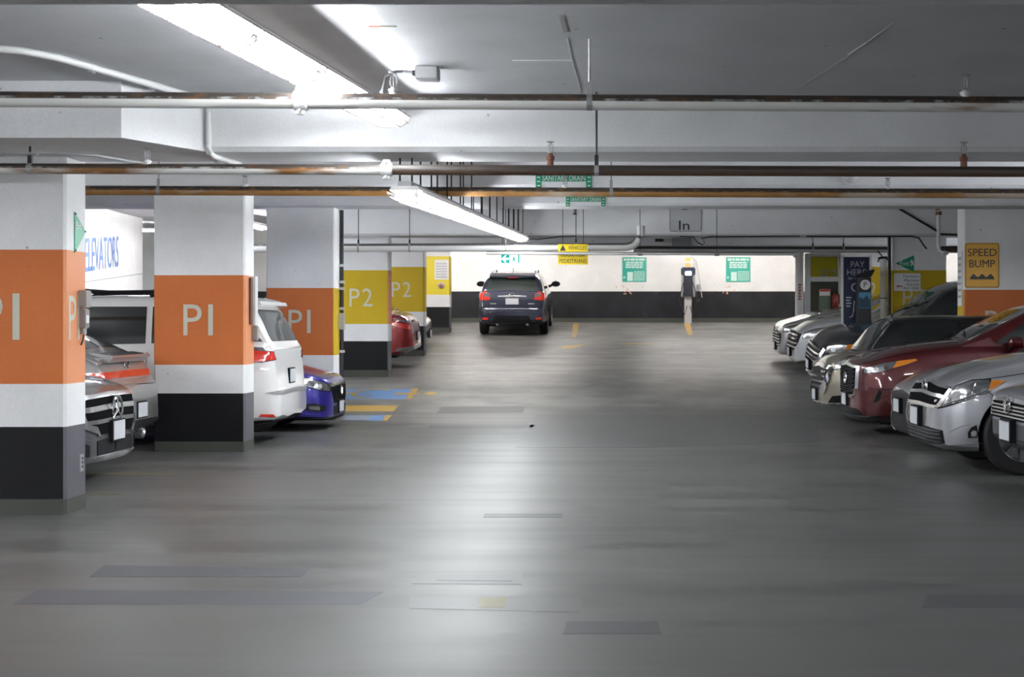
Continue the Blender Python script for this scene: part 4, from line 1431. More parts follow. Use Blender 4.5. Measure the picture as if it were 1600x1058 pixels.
def loft(xs, rings):
    """rings: half sections (y, z) from bottom centre to top centre; mirrored, ends capped"""
    n = len(rings[0])
    bm = bmesh.new()
    R, Lf = [], []
    for x, ring in zip(xs, rings):
        r = [bm.verts.new((x, y, z)) for y, z in ring]
        l = [r[0]] + [bm.verts.new((x, -y, z)) for y, z in ring[1:-1]] + [r[-1]]
        R.append(r)
        Lf.append(l)
    for i in range(len(xs) - 1):
        for k in range(n - 1):
            for side, flip in ((R, False), (Lf, True)):
                q = [side[i][k], side[i][k + 1], side[i + 1][k + 1], side[i + 1][k]]
                if flip:
                    q.reverse()
                bm.faces.new(list(dict.fromkeys(q)))
    for e, rev in ((0, True), (-1, False)):
        for k in range(n - 1):
            q = [R[e][k], R[e][k + 1], Lf[e][k + 1], Lf[e][k]]
            q = list(dict.fromkeys(q))
            if len(q) > 2:
                bm.faces.new(q)
    bmesh.ops.recalc_face_normals(bm, faces=bm.faces[:])
    return bm


def stations(L, dense=0.09):
    a = [0, .012, .03, .055, .085, .12, .16, .21, .27, .34, .42, .5]
    b = [L - q for q in (a[:8] + [.3, .4])][::-1]
    m = []
    x = a[-1] + dense
    while x < b[0] - dense * .5:
        m.append(x)
        x += dense
    return a + m + b


def bm_to_mesh(name, bm, mats, smooth=True, angle=38):
    me = bpy.data.meshes.new(name)
    bm.to_mesh(me)
    finish(me, mats, smooth, angle)
    return me


def link(name, me, parent):
    o = bpy.data.objects.new(name, me)
    COL.objects.link(o)
    o.parent = parent
    return o


class Car:
    def __init__(self, sp, label, loc, rot=(0, 0, 0), name='car', cat='car', group=None):
        self.sp = sp
        grp = 'cars parked in the right row' if loc[0] > 2 else 'cars parked in the left row' if loc[0] < -3.4 else None
        self.root = thing(name, label, cat, loc, grp, rot)
        ORIGIN[self.root.name] = Vector((0, 0, 0))
        self.L, self.hw, self.zt, self.zs, self.zb, self.w = car_surface(sp)
        self.paint = sp['paint']
        self.body()
        self.cabin()
        self.wheels()

    # ---- painted shell, wheel arches cut out, bumpers split off at their shut lines
    def body(self):
        sp = self.sp
        xs = stations(self.L)
        half = sp.get('half', HALF)
        rings = [section(self.w(x), self.zb(x), self.zs(x), max(self.zt(x), self.zs(x) + .004), half) for x in xs]
        bm = loft(xs, rings)
        me = bpy.data.meshes.new('body')
        bm.to_mesh(me)
        bm.free()
        o = bpy.data.objects.new('body', me)
        COL.objects.link(o)
        cm = MB()
        ra = sp['wr'] + .05
        for x in (sp['fx'], sp['rx']):
            for s in (-1, 1):
                cm.lathe((x, s * (self.hw - .30), sp['wr']), (0, s, 0), [(0, ra), (.6, ra)], 36)
        cme = bpy.data.meshes.new('cut')
        cme.from_pydata(cm.v, [], cm.f)
        cb = bmesh.new()
        cb.from_mesh(cme)
        bmesh.ops.recalc_face_normals(cb, faces=cb.faces[:])
        cb.to_mesh(cme)
        cb.free()
        me.materials.append(self.paint)
        me.materials.append(PLASTIC)
        cme.materials.append(self.paint)
        cme.materials.append(PLASTIC)
        for p in cme.polygons:
            p.material_index = 1
        co = bpy.data.objects.new('cut', cme)
        COL.objects.link(co)
        md = o.modifiers.new('b', 'BOOLEAN')
        md.operation = 'DIFFERENCE'
        md.object = co
        md.solver = 'EXACT'
        dg = bpy.context.evaluated_depsgraph_get()
        res = bpy.data.meshes.new_from_object(o.evaluated_get(dg))
        bm = bmesh.new()
        bm.from_mesh(res)
        bpy.data.objects.remove(o)
        bpy.data.objects.remove(co)
        for m_ in (me, cme, res):
            bpy.data.meshes.remove(m_)
        # radial faces of the cutter stay black, everything else is paint
        for f in bm.faces:
            c = f.calc_center_median()
            near = any(math.hypot(c.x - x, c.z - sp['wr']) < ra * .999 and abs(c.y) > self.hw - .32 for x in (sp['fx'], sp['rx']))
            f.material_index = 1 if near else 0
        self.bvh = BVHTree.FromBMesh(bm)
        parts = {'body': [], 'front_bumper': [], 'rear_bumper': [], 'lower_cladding': []}
        fb, rb, cl = sp.get('fb'), sp.get('rb'), sp.get('clad')
        for f in bm.faces:
            c = f.calc_center_median()
            k = 'body'
            if f.material_index == 0:
                if fb and c.x < fb[0] and c.z < fb[1]:
                    k = 'front_bumper'
                elif rb and c.x > self.L - rb[0] and c.z < rb[1]:
                    k = 'rear_bumper'
                if cl and c.z < cl(c.x):
                    k = 'lower_cladding'
            parts[k].append(f.index)
        for k, idx in parts.items():
            if not idx:
                continue
            b2 = bm.copy()
            b2.faces.ensure_lookup_table()
            keep = set(idx)
            bmesh.ops.delete(b2, geom=[f for f in b2.faces if f.index not in keep], context='FACES')
            mats = [self.paint, PLASTIC]
            if k == 'lower_cladding':
                mats = [GREY_PLASTIC, PLASTIC]
            link(k, bm_to_mesh(k, b2, mats), self.root)
            b2.free()
        bm.free()
        # dark floor pan that closes the arches from within
        ub = MB().box(.35, self.L - .35, -self.hw + .31, self.hw - .31, self.zb(self.L / 2) + .01, self.zb(self.L / 2) + .3)
        me = bpy.data.meshes.new('underbody')
        me.from_pydata(ub.v, [], ub.f)
        finish(me, PLASTIC, False)
        link('underbody', me, self.root)

    # ---- cabin with roof
    def cabin(self):
        sp = self.sp
        fr = pchip(sp['roof'])
        x0, x1 = sp['roof'][0][0], sp['roof'][-1][0]
        xs = [x0 + (x1 - x0) * k / 52 for k in range(53)]
        tum = sp.get('tumble', .30)
        rings = []
        for x in xs:
            zr = fr(x)
            zb_ = min(self.zs(x), self.zt(x)) - .04
            zr = max(zr, zb_ + .03)
            wb = self.w(x) * .935
            h = zr - zb_
            wr = max(.3, wb - tum * h)
            ec = min(.09, h * .35)
            rings.append([(0, zb_ - .05), (wb * .9, zb_ - .05), (wb, zb_), (wb - tum * h * .3, zb_ + h * .33), (wb - tum * h * .62, zb_ + h * .66), (wr + .015, zr - ec), (wr - .03, zr - ec * .45),
                          (wr * .86, zr - ec * .12), (wr * .5, zr + .012), (0, zr + .02)])
        bm = loft(xs, rings)
        self.bvh_cab = BVHTree.FromBMesh(bm)
        link('cabin', bm_to_mesh('cabin', bm, sp.get('roof_paint', self.paint)), self.root)
        bm.free()

    def wheels(self):
        sp = self.sp
        r, tw = sp['wr'], .215
        tb = MB().lathe((0, -tw / 2, 0), Y, [(0, r * .66), (.0, r * .93), (.03, r), (tw - .03, r), (tw, r * .93), (tw, r * .66), (tw - .03, r * .6), (.05, r * .6)], 36, caps=False)
        tme = bpy.data.meshes.new('wheel')
        tme.from_pydata(tb.v, [], tb.f)
        finish(tme, RUBBER, True, 35)
        rb = MB()
        rb.lathe((0, -tw / 2 + .01, 0), Y, [(.0, r * .67), (-.012, r * .655), (.01, r * .62), (.07, r * .60), (.075, r * .1), (.02, r * .09), (.005, r * .05)], 30, caps=False)
        rb.lathe((0, -tw / 2 + .012, 0), Y, [(0, r * .13), (.03, r * .14)], 16)
        ns = sp.get('spokes', 5)
        for k in range(ns):
            a = 2 * PI * k / ns + .3
            for da in (-.13, .13):
                ca, sa = math.cos(a + da), math.sin(a + da)
                ca2, sa2 = math.cos(a + da * .45), math.sin(a + da * .45)
                p0, p1 = Vector((ca * r * .1, -tw / 2 + .035, sa * r * .1)), Vector((ca2 * r * .64, -tw / 2 + .012, sa2 * r * .64))
                t_ = Vector((-sa, 0, ca)) * .02
                rb.add([p0 - t_, p0 + t_, p1 + t_ * 1.1, p1 - t_ * 1.1] + [p + Vector((0, .03, 0)) for p in (p0 - t_, p0 + t_, p1 + t_ * 1.1, p1 - t_ * 1.1)],
                       [(0, 1, 2, 3), (0, 4, 5, 1), (1, 5, 6, 2), (2, 6, 7, 3), (3, 7, 4, 0)])
        rme = bpy.data.meshes.new('rim')
        rme.from_pydata(rb.v, [], rb.f)
        finish(rme, sp.get('rim', ALLOY), True, 30)
        for x in (sp['fx'], sp['rx']):
            for s in (-1, 1):
                wo = link('wheel', tme, self.root)
                wo.location = (x, s * (self.hw - .125), r)
                wo.rotation_euler = (0, 0, 0 if s < 0 else PI)
                link('rim', rme, wo)

    # ---- surface-fitted panels
    def outline(self, rear=False):
        pts = [(0.0, 0.0), (0.0, self.w(self.L if rear else 0.0))]
        x = 0
        while x < 2.4:
            x += .02
            pts.append((x, self.w(self.L - x if rear else x)))
        return pts

    def hit(self, mode, a, z, sgn):
        """mode wrapf/wrapr: a>=0 is the distance behind the nose (or ahead of the tail) on the flank outline, a<0 lies on the end face, measured inwards"""
        rear = mode == 'wrapr'
        if mode in ('wrapf', 'wrapr'):
            if a < 0:
                y = self.w(self.L if rear else 0.0) + a
                o = Vector((1.2, y, z)) if not rear else Vector((self.L - 1.2, y, z))
                d = Vector((-1, 0, 0)) if not rear else Vector((1, 0, 0))
            else:
                xx = self.L - a if rear else a
                y = self.w(xx)
                ax = self.L - 1.5 if rear else 1.5
                tgt = Vector((xx, y, z))
                o = Vector((ax, 0, z))
                d = (tgt - o).normalized()
            start = o + d * 4.0
            start.z = z
            o2, d2 = Vector((start.x, start.y, z)), -d
            h = self.bvh.ray_cast(o2, d2)
            h2 = self.bvh_cab.ray_cast(o2, d2)
        elif mode in ('side', 'cabside'):
            o2, d2 = Vector((a, 3, z)), Vector((0, -1, 0))
            h = self.bvh.ray_cast(o2, d2) if mode == 'side' else (None, None, None, 9e9)
            h2 = self.bvh_cab.ray_cast(o2, d2) if mode == 'cabside' else (None, None, None, 9e9)
            if mode == 'cabside' and h2[0] is None:
                h2 = self.bvh.ray_cast(o2, d2)
        elif mode == 'top':          # a = x, z = y
            o2, d2 = Vector((a, z, 4)), Vector((0, 0, -1))
            h = self.bvh.ray_cast(o2, d2)
            h2 = self.bvh_cab.ray_cast(o2, d2)
        elif mode in ('front', 'rear'):   # a = y
            s = -1 if mode == 'front' else 1
            o2, d2 = Vector((-2 if s < 0 else self.L + 2, a, z)), Vector((-s, 0, 0))
            h = self.bvh.ray_cast(o2, d2)
            h2 = self.bvh_cab.ray_cast(o2, d2)
        c = [q for q in (h, h2) if q[0] is not None]
        if not c:
            return None
        q = min(c, key=lambda e: e[3])
        n = q[1] if q[1].dot(d2) < 0 else -q[1]
        p, n = q[0].copy(), n.copy()
        if sgn < 0:
            p.y, n.y = -p.y, -n.y
        return p, n

    def panel(self, name, mode, poly, mat, sides=(1, -1), off=.006, cell=.07, parent=None, joined=False):
        if mode.startswith('wrap'):
            off, cell = off + .004, min(cell, .042)
        """a thin panel laid on the shell: polygon in surface coordinates, fitted by projection"""
        out = []
        for s in sides:
            bm = bmesh.new()
            vs = [bm.verts.new((a, z, 0)) for a, z in poly]
            bm.faces.new(vs)
            for _ in range(5):
                es = [e for e in bm.edges if e.calc_length() > cell]
                if not es:
                    break
                bmesh.ops.triangulate(bm, faces=[f for f in bm.faces if len(f.verts) > 4])
                es = [e for e in bm.edges if e.calc_length() > cell]
                bmesh.ops.subdivide_edges(bm, edges=es, cuts=1, use_grid_fill=True)
            bmesh.ops.triangulate(bm, faces=[f for f in bm.faces if len(f.verts) > 4])
            dead = []
            nn = {}
            for v in bm.verts:
                h = self.hit(mode, v.co.x, v.co.y, s)
                if h is None:
                    dead.append(v)
                    continue
                v.co = h[0] + h[1] * off
                nn[v] = h[1]
            if dead:
                bmesh.ops.delete(bm, geom=dead, context='VERTS')
            if not bm.faces:
                bm.free()
                continue
            rim = [e for e in bm.edges if e.is_boundary]
            ex = bmesh.ops.extrude_edge_only(bm, edges=rim)
            for v in [g for g in ex['geom'] if isinstance(g, bmesh.types.BMVert)]:
                src = min((n for n in nn if n.is_valid), key=lambda n: (n.co - v.co).length_squared)
                v.co -= nn[src] * (off + .004)
            bmesh.ops.recalc_face_normals(bm, faces=bm.faces[:])
            out.append(bm)
        res = []
        if joined and len(out) > 1:
            me = bpy.data.meshes.new(name)
            m0 = MB()
            for bm in out:
                m0.bm(bm)
            me.from_pydata(m0.v, [], m0.f)
            bw = bmesh.new()
            bw.from_mesh(me)
            bmesh.ops.remove_doubles(bw, verts=[v for v in bw.verts if abs(v.co.y) < .02], dist=.004)
            bw.to_mesh(me)
            bw.free()
            finish(me, mat, True, 50)
            res.append(link(name, me, parent or self.root))
        else:
            for bm in out:
                res.append(link(name, bm_to_mesh(name, bm, mat, True, 50), parent or self.root))
                bm.free()
        return res

    def seam(self, pts, mode='side', wd=.007, sides=(1, -1), name='panel_gap', mat=None, off=.003):
        for s in sides:
            mb = MB()
            path = []
            for (a0, z0), (a1, z1) in zip(pts[:-1], pts[1:]):
                n = max(1, int(math.hypot(a1 - a0, z1 - z0) / .06))
                for k in range(n):
                    h = self.hit(mode, a0 + (a1 - a0) * k / n, z0 + (z1 - z0) * k / n, s)
                    if h:
                        path.append(h[0] + h[1] * off)
            h = self.hit(mode, pts[-1][0], pts[-1][1], s)
            if h:
                path.append(h[0] + h[1] * off)
            if len(path) < 2:
                continue
            mb.tube(path, wd / 2, 5)
            me = bpy.data.meshes.new(name)
            me.from_pydata(mb.v, [], mb.f)
            finish(me, mat or PLASTIC, True)
            link(name, me, self.root)

    def solid(self, name, mb, mat, parent=None, smooth=True):
        me = bpy.data.meshes.new(name)
        me.from_pydata(mb.v, [], mb.f)
        bm = bmesh.new()
        bm.from_mesh(me)
        bmesh.ops.recalc_face_normals(bm, faces=bm.faces[:])
        bm.to_mesh(me)
        bm.free()
        finish(me, mat, smooth)
        return link(name, me, parent or self.root)

    def mirror(self, x, z, col=None, out=.19):
        for s in (-1, 1):
            y = s * (self.w(x) * .97)
            mb = MB()
            c = Vector((x + .02, y + s * out * .62, z + .06))
            mb.lathe(c - X * .09, X, [(0, .03), (.02, .075), (.07, .092), (.13, .09), (.16, .08)], 12)
            for v in mb.v:
                v.y = c.y + (v.y - c.y) * 1.35
                v.z = c.z + (v.z - c.z) * .85
            m = self.solid('side_mirror', mb, col or self.paint)
            self.solid('mirror_arm', MB().tube([(x, y - s * .04, z - .01), (x + .02, y + s * .05, z + .03), c], [.04, .03, .02], 8), PLASTIC, m)

    def plate_box(self, front, z, y=0.0, h=.15, wd=.30, frame=True, tilt=0.0, stand=.02):
        hit = self.hit('front' if front else 'rear', y, z, 1)
        if not hit:
            return
        s = -1 if front else 1
        px = hit[0].x + s * stand
        if frame:
            self.solid('plate_holder', MB().box(min(px, px - s * (stand + .02)), max(px, px - s * (stand + .02)), y - wd / 2 - .015, y + wd / 2 + .015, z - h / 2 - .015, z + h / 2 + .015, bev=.006), PLASTIC)
        self.solid('licence_plate', MB().box(min(px, px + s * .006), max(px, px + s * .006), y - wd / 2, y + wd / 2, z - h / 2, z + h / 2, bev=.003), PLATE)

    def handle(self, x, z, col=None):
        for s in (-1, 1):
            h = self.hit('side', x, z, s)
            if h:
                mb = MB().tube([h[0] + Vector((-.10, s * .0, 0)), h[0] + Vector((-.08, s * .03, .004)), h[0] + Vector((.08, s * .03, .004)), h[0] + Vector((.10, 0, 0))], .013, 6)
                self.solid('door_handle', mb, col or self.paint)


def ellipse_ring(car, name, y, z, ry, rz, x_off, mat, bar=None, front=True, th=.008):
    h = car.hit('front' if front else 'rear', y, z, 1)
    if not h:
        return
    s = -1 if front else 1
    c = h[0] + Vector((s * x_off, 0, 0))
    mb = MB()
    pts = [c + Vector((0, ry * math.cos(2 * PI * k / 24), rz * math.sin(2 * PI * k / 24))) for k in range(25)]
    mb.tube(pts, th, 6)
    if bar == 'star':
        for k in range(3):
            a = PI / 2 + 2 * PI * k / 3
            mb.tube([c, c + Vector((0, ry * math.cos(a), rz * math.sin(a)))], [th * 1.4, th * .5], 6)
    elif bar == 'loops':
        mb.tube([c + Vector((0, ry * .42 * math.cos(2 * PI * k / 16), rz * .9 * math.sin(2 * PI * k / 16))) for k in range(17)], th * .7, 5)
        mb.tube([c + Vector((0, ry * .85 * math.cos(2 * PI * k / 16), rz * .45 + rz * .35 * math.sin(2 * PI * k / 16))) for k in range(17)], th * .7, 5)
    elif bar == 'h':
        for k in (-1, 1):
            mb.tube([c + Vector((0, ry * .35 * k, -rz * .6)), c + Vector((0, ry * .5 * k, rz * .6))], th * .9, 5)
        mb.tube([c + Vector((0, -ry * .4, 0)), c + Vector((0, ry * .4, 0))], th * .9, 5)
    elif bar == 'l':
        mb.tube([c + Vector((0, -ry * .1, rz * .6)), c + Vector((0, -ry * .35, -rz * .3)), c + Vector((0, ry * .6, -rz * .3))], th, 5)
    elif bar == 'bar':
        mb.tube([c + Vector((0, -ry * 1.0, 0)), c + Vector((0, ry, 0))], th * 1.6, 5)
    car.solid('emblem', mb, CHROME)
# ------------------------------------------------------------------ the parked cars, one by one
SILVER = paint('paint_silver', (0.42, 0.43, 0.46), 0.6, 0.3)
BURGUNDY = paint('paint_burgundy', (0.085, 0.006, 0.008), 0.35, 0.3)
CHAMPAGNE = paint('paint_champagne', (0.33, 0.30, 0.24), 0.6, 0.3)
CHARCOAL = paint('paint_charcoal', (0.05, 0.053, 0.06), 0.5, 0.3)
PEARL = paint('paint_pearl_white', (0.58, 0.60, 0.63), 0.2, 0.3)
WHITE_P = paint('paint_white', (0.80, 0.80, 0.80), 0.0, 0.35)
STEEL_G = paint('paint_steel_grey', (0.115, 0.12, 0.13), 0.55, 0.3)
SAND_G = paint('paint_warm_grey', (0.30, 0.29, 0.29), 0.4, 0.33)
BLUE_P = paint('paint_deep_blue', (0.025, 0.018, 0.24), 0.45, 0.28)
RED_P = paint('paint_red', (0.25, 0.012, 0.015), 0.3, 0.3)
NAVY_P = paint('paint_dark_navy', (0.032, 0.038, 0.066), 0.45, 0.3)
DARK_SILVER = paint('paint_dark_silver', (0.28, 0.29, 0.33), 0.6, 0.3)
BLACK_P = paint('paint_black', (0.012, 0.013, 0.015), 0.3, 0.3)
MIDBLUE = paint('paint_slate_blue', (0.06, 0.08, 0.16), 0.4, 0.3)


def shoulder(zt, dz=.06, front=.04):
    """fender line a little below the bonnet crown"""
    return [(x, z - (front if x < .2 else dz)) for x, z in zt]


def windows(c, ws, side, rear=None, glass=GLASS, pillars=()):
    """ws: windscreen (x_base, x_top, half_base, half_top); side: list of polygons; rear the same as ws"""
    xb, xt, yb, yt = ws
    c.panel('windshield', 'top', [(xb, -yb), (xb, yb), (xt, yt), (xt, -yt)], glass, (1,), off=.005, cell=.12)
    for poly in side:
        c.panel('side_window', 'cabside', poly, glass, off=.005, cell=.12)
    if rear:
        xb, xt, yb, yt = rear
        c.panel('rear_window', 'top', [(xb, -yb), (xb, yb), (xt, yt), (xt, -yt)], glass, (1,), off=.005, cell=.12)


def wipers(c, xb, y0=.1):
    mb = MB()
    for ya, yb in ((y0, y0 + .5), (-.45, y0 - .05)):
        pts = []
        for k in range(5):
            h = c.hit('top', xb + .02 + .03 * k, ya + (yb - ya) * k / 4, 1)
            if h:
                pts.append(h[0] + h[1] * .02)
        if len(pts) > 1:
            mb.tube(pts, .008, 5)
    if mb.v:
        c.solid('wiper', mb, PLASTIC)


def lamp(c, poly, mode='wrapf', mat=None, name='headlight', inner=None, rings=(), off=.008):
    ca, cz = sum(p[0] for p in poly) / len(poly), sum(p[1] for p in poly) / len(poly)
    if name in ('headlight', 'tail_light'):
        c.panel('lamp_bezel', mode, [(ca + (a - ca) * 1.07, cz + (z - cz) * 1.13) for a, z in poly], PLASTIC, off=off * .5, cell=.06)
    hs = c.panel(name, mode, poly, mat or LENS, off=off, cell=.05)
    for (a, z, r, m) in rings:
        for s, par in zip((1, -1), hs):
            h = c.hit(mode, a, z, s)
            if h:
                mb = MB().tube([h[0] + h[1] * (off - .004), h[0] + h[1] * (off + .006)], r, 16)
                mb.tube([h[0] + h[1] * (off + .004), h[0] + h[1] * (off + .010)], r * .6, 12)
                c.solid('lamp_projector', mb, m, par)
    return hs


# ---------------- burgundy crossover
zt = [(0, .86), (.03, .93), (.08, .965), (.2, 1.0), (.4, 1.085), (.59, 1.14), (.98, 1.20), (1.5, 1.24), (2.2, 1.25), (4.5, 1.18), (4.9, 1.1), (4.95, 1.0)]
sp = dict(L=4.95, W=1.93, paint=BURGUNDY, wr=.38, fx=.98, rx=3.83, spokes=5, zt=zt,
          zs=[(0, .82), (.1, .90), (.2, .935), (.4, 1.0), (.6, 1.04), (1.0, 1.09), (1.5, 1.12), (3, 1.13), (4.5, 1.14), (4.95, 1.0)],
          zb=[(0, .26), (.04, .20), (.2, .18), (.6, .2), (4.5, .25), (4.95, .35)],
          w=[(0, .50), (.02, .60), (.06, .70), (.12, .785), (.25, .87), (.5, .93), (.9, .965), (4, .965), (4.7, .9), (4.95, .75)],
          roof=[(1.32, 1.19), (1.5, 1.27), (2.0, 1.50), (2.34, 1.645), (2.8, 1.715), (3.5, 1.73), (4.3, 1.68), (4.6, 1.58), (4.92, 1.12)], fb=(.42, .62), rb=(.5, .7))
hl = Car(sp, 'burgundy crossover with black mesh grille parked nose out on the right', (3.24, 19.6, 0))
hl.panel('grille', 'wrapf', [(-.50, .50), (-.06, .50), (.015, .62), (.02, .86), (-.50, .90)], GRILLE, joined=True)
mb = MB()
for s in (-1, 1):
    for j in range(6):
        for k in range(8):
            h = hl.hit('front', .05 + .065 * k, .55 + .058 * j + .028 * (k % 2), s)
            if h:
                mb.lathe(h[0] + h[1] * .006, h[1], [(0, .012), (.008, .007)], 6)
hl.solid('grille_mesh', mb, SILVER_TRIM)
for poly in ([(-.50, .885), (.03, .855), (.04, .885), (-.50, .925)], [(.018, .60), (.045, .60), (.05, .88), (.022, .88)], [(-.50, .47), (-.02, .47), (.02, .52), (-.50, .50)]):
    hl.panel('chrome_surround', 'wrapf', poly, SILVER_TRIM, off=.014, joined=True, cell=.05)
ellipse_ring(hl, 'emblem', 0, .72, .10, .07, .02, CHROME, 'loops')
lamp(hl, [(.085, .80), (.26, .815), (.42, .87), (.46, .955), (.30, .93), (.09, .86)], rings=((.22, .845, .035, CHROME), (.34, .875, .03, LENS_DARK)))
hl.panel('turn_signal', 'wrapf', [(.42, .868), (.60, .92), (.72, .965), (.70, .985), (.46, .955)], AMBER, off=.009, cell=.05)
hl.panel('lower_intake', 'wrapf', [(-.50, .245), (.0, .245), (.08, .27), (.02, .34), (-.50, .34)], PLASTIC, off=.004, joined=True)
hl.panel('skid_trim', 'wrapf', [(-.50, .205), (.02, .205), (.2, .225), (.2, .26), (.02, .245), (-.50, .245)], GREY_PLASTIC, off=.012, joined=True)
hl.panel('air_curtain', 'wrapf', [(.20, .42), (.27, .46), (.30, .56), (.27, .60), (.23, .52)], PLASTIC, off=.005, cell=.05)
hl.plate_box(True, .44, h=.15, stand=.04)
hl.seam([(.14, .615), (.25, .60), (.55, .60)], 'wrapf', .008)
hl.seam([(.13, .40), (.35, .52), (.5, .545)], 'wrapf', .012, name='body_crease', mat=BURGUNDY, off=.004)
hl.seam([(.06, .985 - .09), (.3, .985), (.6, 1.045), (1.0, 1.10), (1.4, 1.13)], 'side', .008)
windows(hl, (1.42, 2.38, .74, .60), [[(1.75, 1.19), (2.95, 1.19), (2.95, 1.62), (2.45, 1.58), (2.2, 1.50)], [(3.0, 1.19), (3.9, 1.19), (3.9, 1.60), (3.0, 1.62)], [(3.96, 1.2), (4.55, 1.24), (4.4, 1.52), (3.96, 1.59)]])
wipers(hl, 1.44)
hl.mirror(1.93, 1.13)
hl.seam([(1.5, 1.1), (1.55, .7), (1.6, .35)], 'side')
hl.seam([(2.9, 1.1), (2.9, .35)], 'side')
hl.handle(2.75, .95)

# ---------------- silver crossover, large at the right
zt = [(0, .62), (.03, .72), (.08, .79), (.13, .845), (.25, .93), (.38, .99), (.7, 1.08), (1.08, 1.145), (1.4, 1.17), (2, 1.18), (4.3, 1.15), (4.75, 1.05), (4.8, .95)]
sp = dict(L=4.8, W=1.9, paint=SILVER, wr=.375, fx=.79, rx=3.60, spokes=10, zt=zt,
          zs=[(0, .59), (.03, .69), (.08, .755), (.17, .845), (.3, .905), (.5, .955), (.8, .99), (1.1, 1.02), (1.5, 1.05), (3, 1.07), (4.4, 1.09), (4.8, .9)],
          zb=[(0, .29), (.04, .25), (.15, .21), (.5, .19), (4.3, .24), (4.8, .36)],
          w=[(0, .48), (.02, .60), (.06, .70), (.14, .79), (.28, .87), (.5, .92), (.9, .95), (4.0, .95), (4.6, .88), (4.8, .72)],
          roof=[(1.15, 1.12), (1.35, 1.22), (2.0, 1.5), (2.5, 1.6), (3.2, 1.62), (4.0, 1.56), (4.35, 1.45), (4.7, 1.12)], fb=(.5, .70), rb=(.5, .7))
vz = Car(sp, 'large silver crossover with amber cornered headlight and black licence plate holder', (3.15, 14.7, 0))
lamp(vz, [(.05, .63), (.14, .665), (.30, .725), (.455, .785), (.47, .855), (.44, .895), (.28, .885), (.16, .835)], rings=((.17, .745, .045, CHROME), (.33, .81, .045, CHROME)))
vz.panel('turn_signal', 'wrapf', [(.45, .79), (.53, .83), (.60, .89), (.46, .89)], AMBER, off=.010, cell=.05)
vz.panel('grille', 'wrapf', [(-.48, .63), (.01, .62), (.05, .66), (.13, .80), (.10, .82), (-.48, .845)], GRILLE, joined=True, off=.004)
for poly in ([(-.48, .835), (.09, .80), (.12, .825), (-.48, .86)], [(-.48, .735), (.085, .715), (.10, .745), (-.48, .765)], [(-.48, .625), (.02, .615), (.04, .645), (-.48, .655)], [(.03, .64), (.055, .63), (.135, .80), (.105, .81)]):
    vz.panel('chrome_bar', 'wrapf', poly, SILVER_TRIM, off=.014, joined=True, cell=.05)
vz.seam([(.10, .665), (.30, .745), (.44, .80)], 'wrapf', .016, name='lamp_trim', mat=CHROME, off=.014)
vz.seam([(.07, .64), (.30, .735), (.455, .79), (.60, .885)], 'wrapf', .010, name='lamp_trim', mat=CHROME, off=.012)
vz.seam([(.30, .74), (.32, .86)], 'wrapf', .012, name='lamp_trim', mat=CHROME, off=.014)
ellipse_ring(vz, 'emblem', 0, .80, .11, .075, .03, CHROME, 'loops')
vz.plate_box(True, .515, h=.17, wd=.32, stand=.05)
vz.panel('lower_intake', 'wrapf', [(-.48, .27), (-.02, .27), (.08, .29), (.07, .41), (-.02, .43), (-.48, .43)], PLASTIC, off=.004, joined=True)
for zz in (.30, .335, .37, .40):
    vz.panel('intake_slat', 'wrapf', [(-.48, zz - .006), (.06, zz - .006), (.06, zz + .006), (-.48, zz + .006)], GREY_PLASTIC, off=.012, joined=True)
fl = vz.panel('fog_recess', 'wrapf', [(.27, .35), (.35, .355), (.36, .40), (.35, .475), (.30, .45), (.27, .40)], PLASTIC, off=.004, cell=.04)
lamp(vz, [(.295, .36), (.345, .365), (.35, .42), (.32, .43), (.295, .40)], name='fog_lamp', rings=((.322, .395, .025, CHROME),))
vz.seam([(.12, .40), (.2, .45), (.30, .48)], 'wrapf', .008, name='body_crease', mat=SILVER)
vz.seam([(.10, .275), (.3, .30), (.36, .30)], 'wrapf', .016, name='body_crease', mat=SILVER, off=.006)
vz.seam([(.40, .90), (.62, .93), (.95, .985), (1.35, 1.05)], 'side', .007)
vz.seam([(.46, .78), (.50, .74)], 'wrapf', .006)
windows(vz, (1.25, 2.35, .74, .6), [[(1.65, 1.10), (2.9, 1.10), (2.9, 1.48), (2.3, 1.47)], [(2.95, 1.1), (4.0, 1.12), (3.9, 1.42), (2.95, 1.49)]])
vz.mirror(1.85, 1.07)
wipers(vz, 1.3)
vz.panel('cowl', 'top', [(1.1, -.7), (1.1, .7), (1.26, .7), (1.26, -.7)], PLASTIC, (1,))

# ---------------- dark silver utility car, nearest at right edge
zt = [(0, .76), (.03, .83), (.08, .865), (.2, .905), (.6, .98), (1.1, 1.06), (1.5, 1.1), (4.2, 1.08), (4.5, 1.0), (4.55, .9)]
sp = dict(L=4.55, W=1.80, paint=DARK_SILVER, wr=.35, fx=.86, rx=3.48, zt=zt, zs=shoulder(zt, .05),
          zb=[(0, .44), (.05, .39), (.2, .34), (.5, .3), (4.2, .32), (4.55, .42)],
          w=[(0, .56), (.02, .64), (.06, .71), (.14, .79), (.3, .86), (.6, .89), (4.0, .90), (4.4, .86), (4.55, .72)],
          roof=[(1.1, 1.05), (1.3, 1.15), (1.9, 1.52), (2.3, 1.64), (3.2, 1.68), (4.2, 1.6), (4.5, 1.05)], clad=lambda x: .575 if x < 1.4 else .5)
cr = Car(sp, 'dark silver utility car with charcoal plastic bumper cut off by the right edge', (3.40, 12.3, 0))
cr.panel('grille', 'wrapf', [(-.56, .62), (.02, .62), (.09, .70), (.09, .78), (-.56, .80)], GRILLE, joined=True, off=.004)
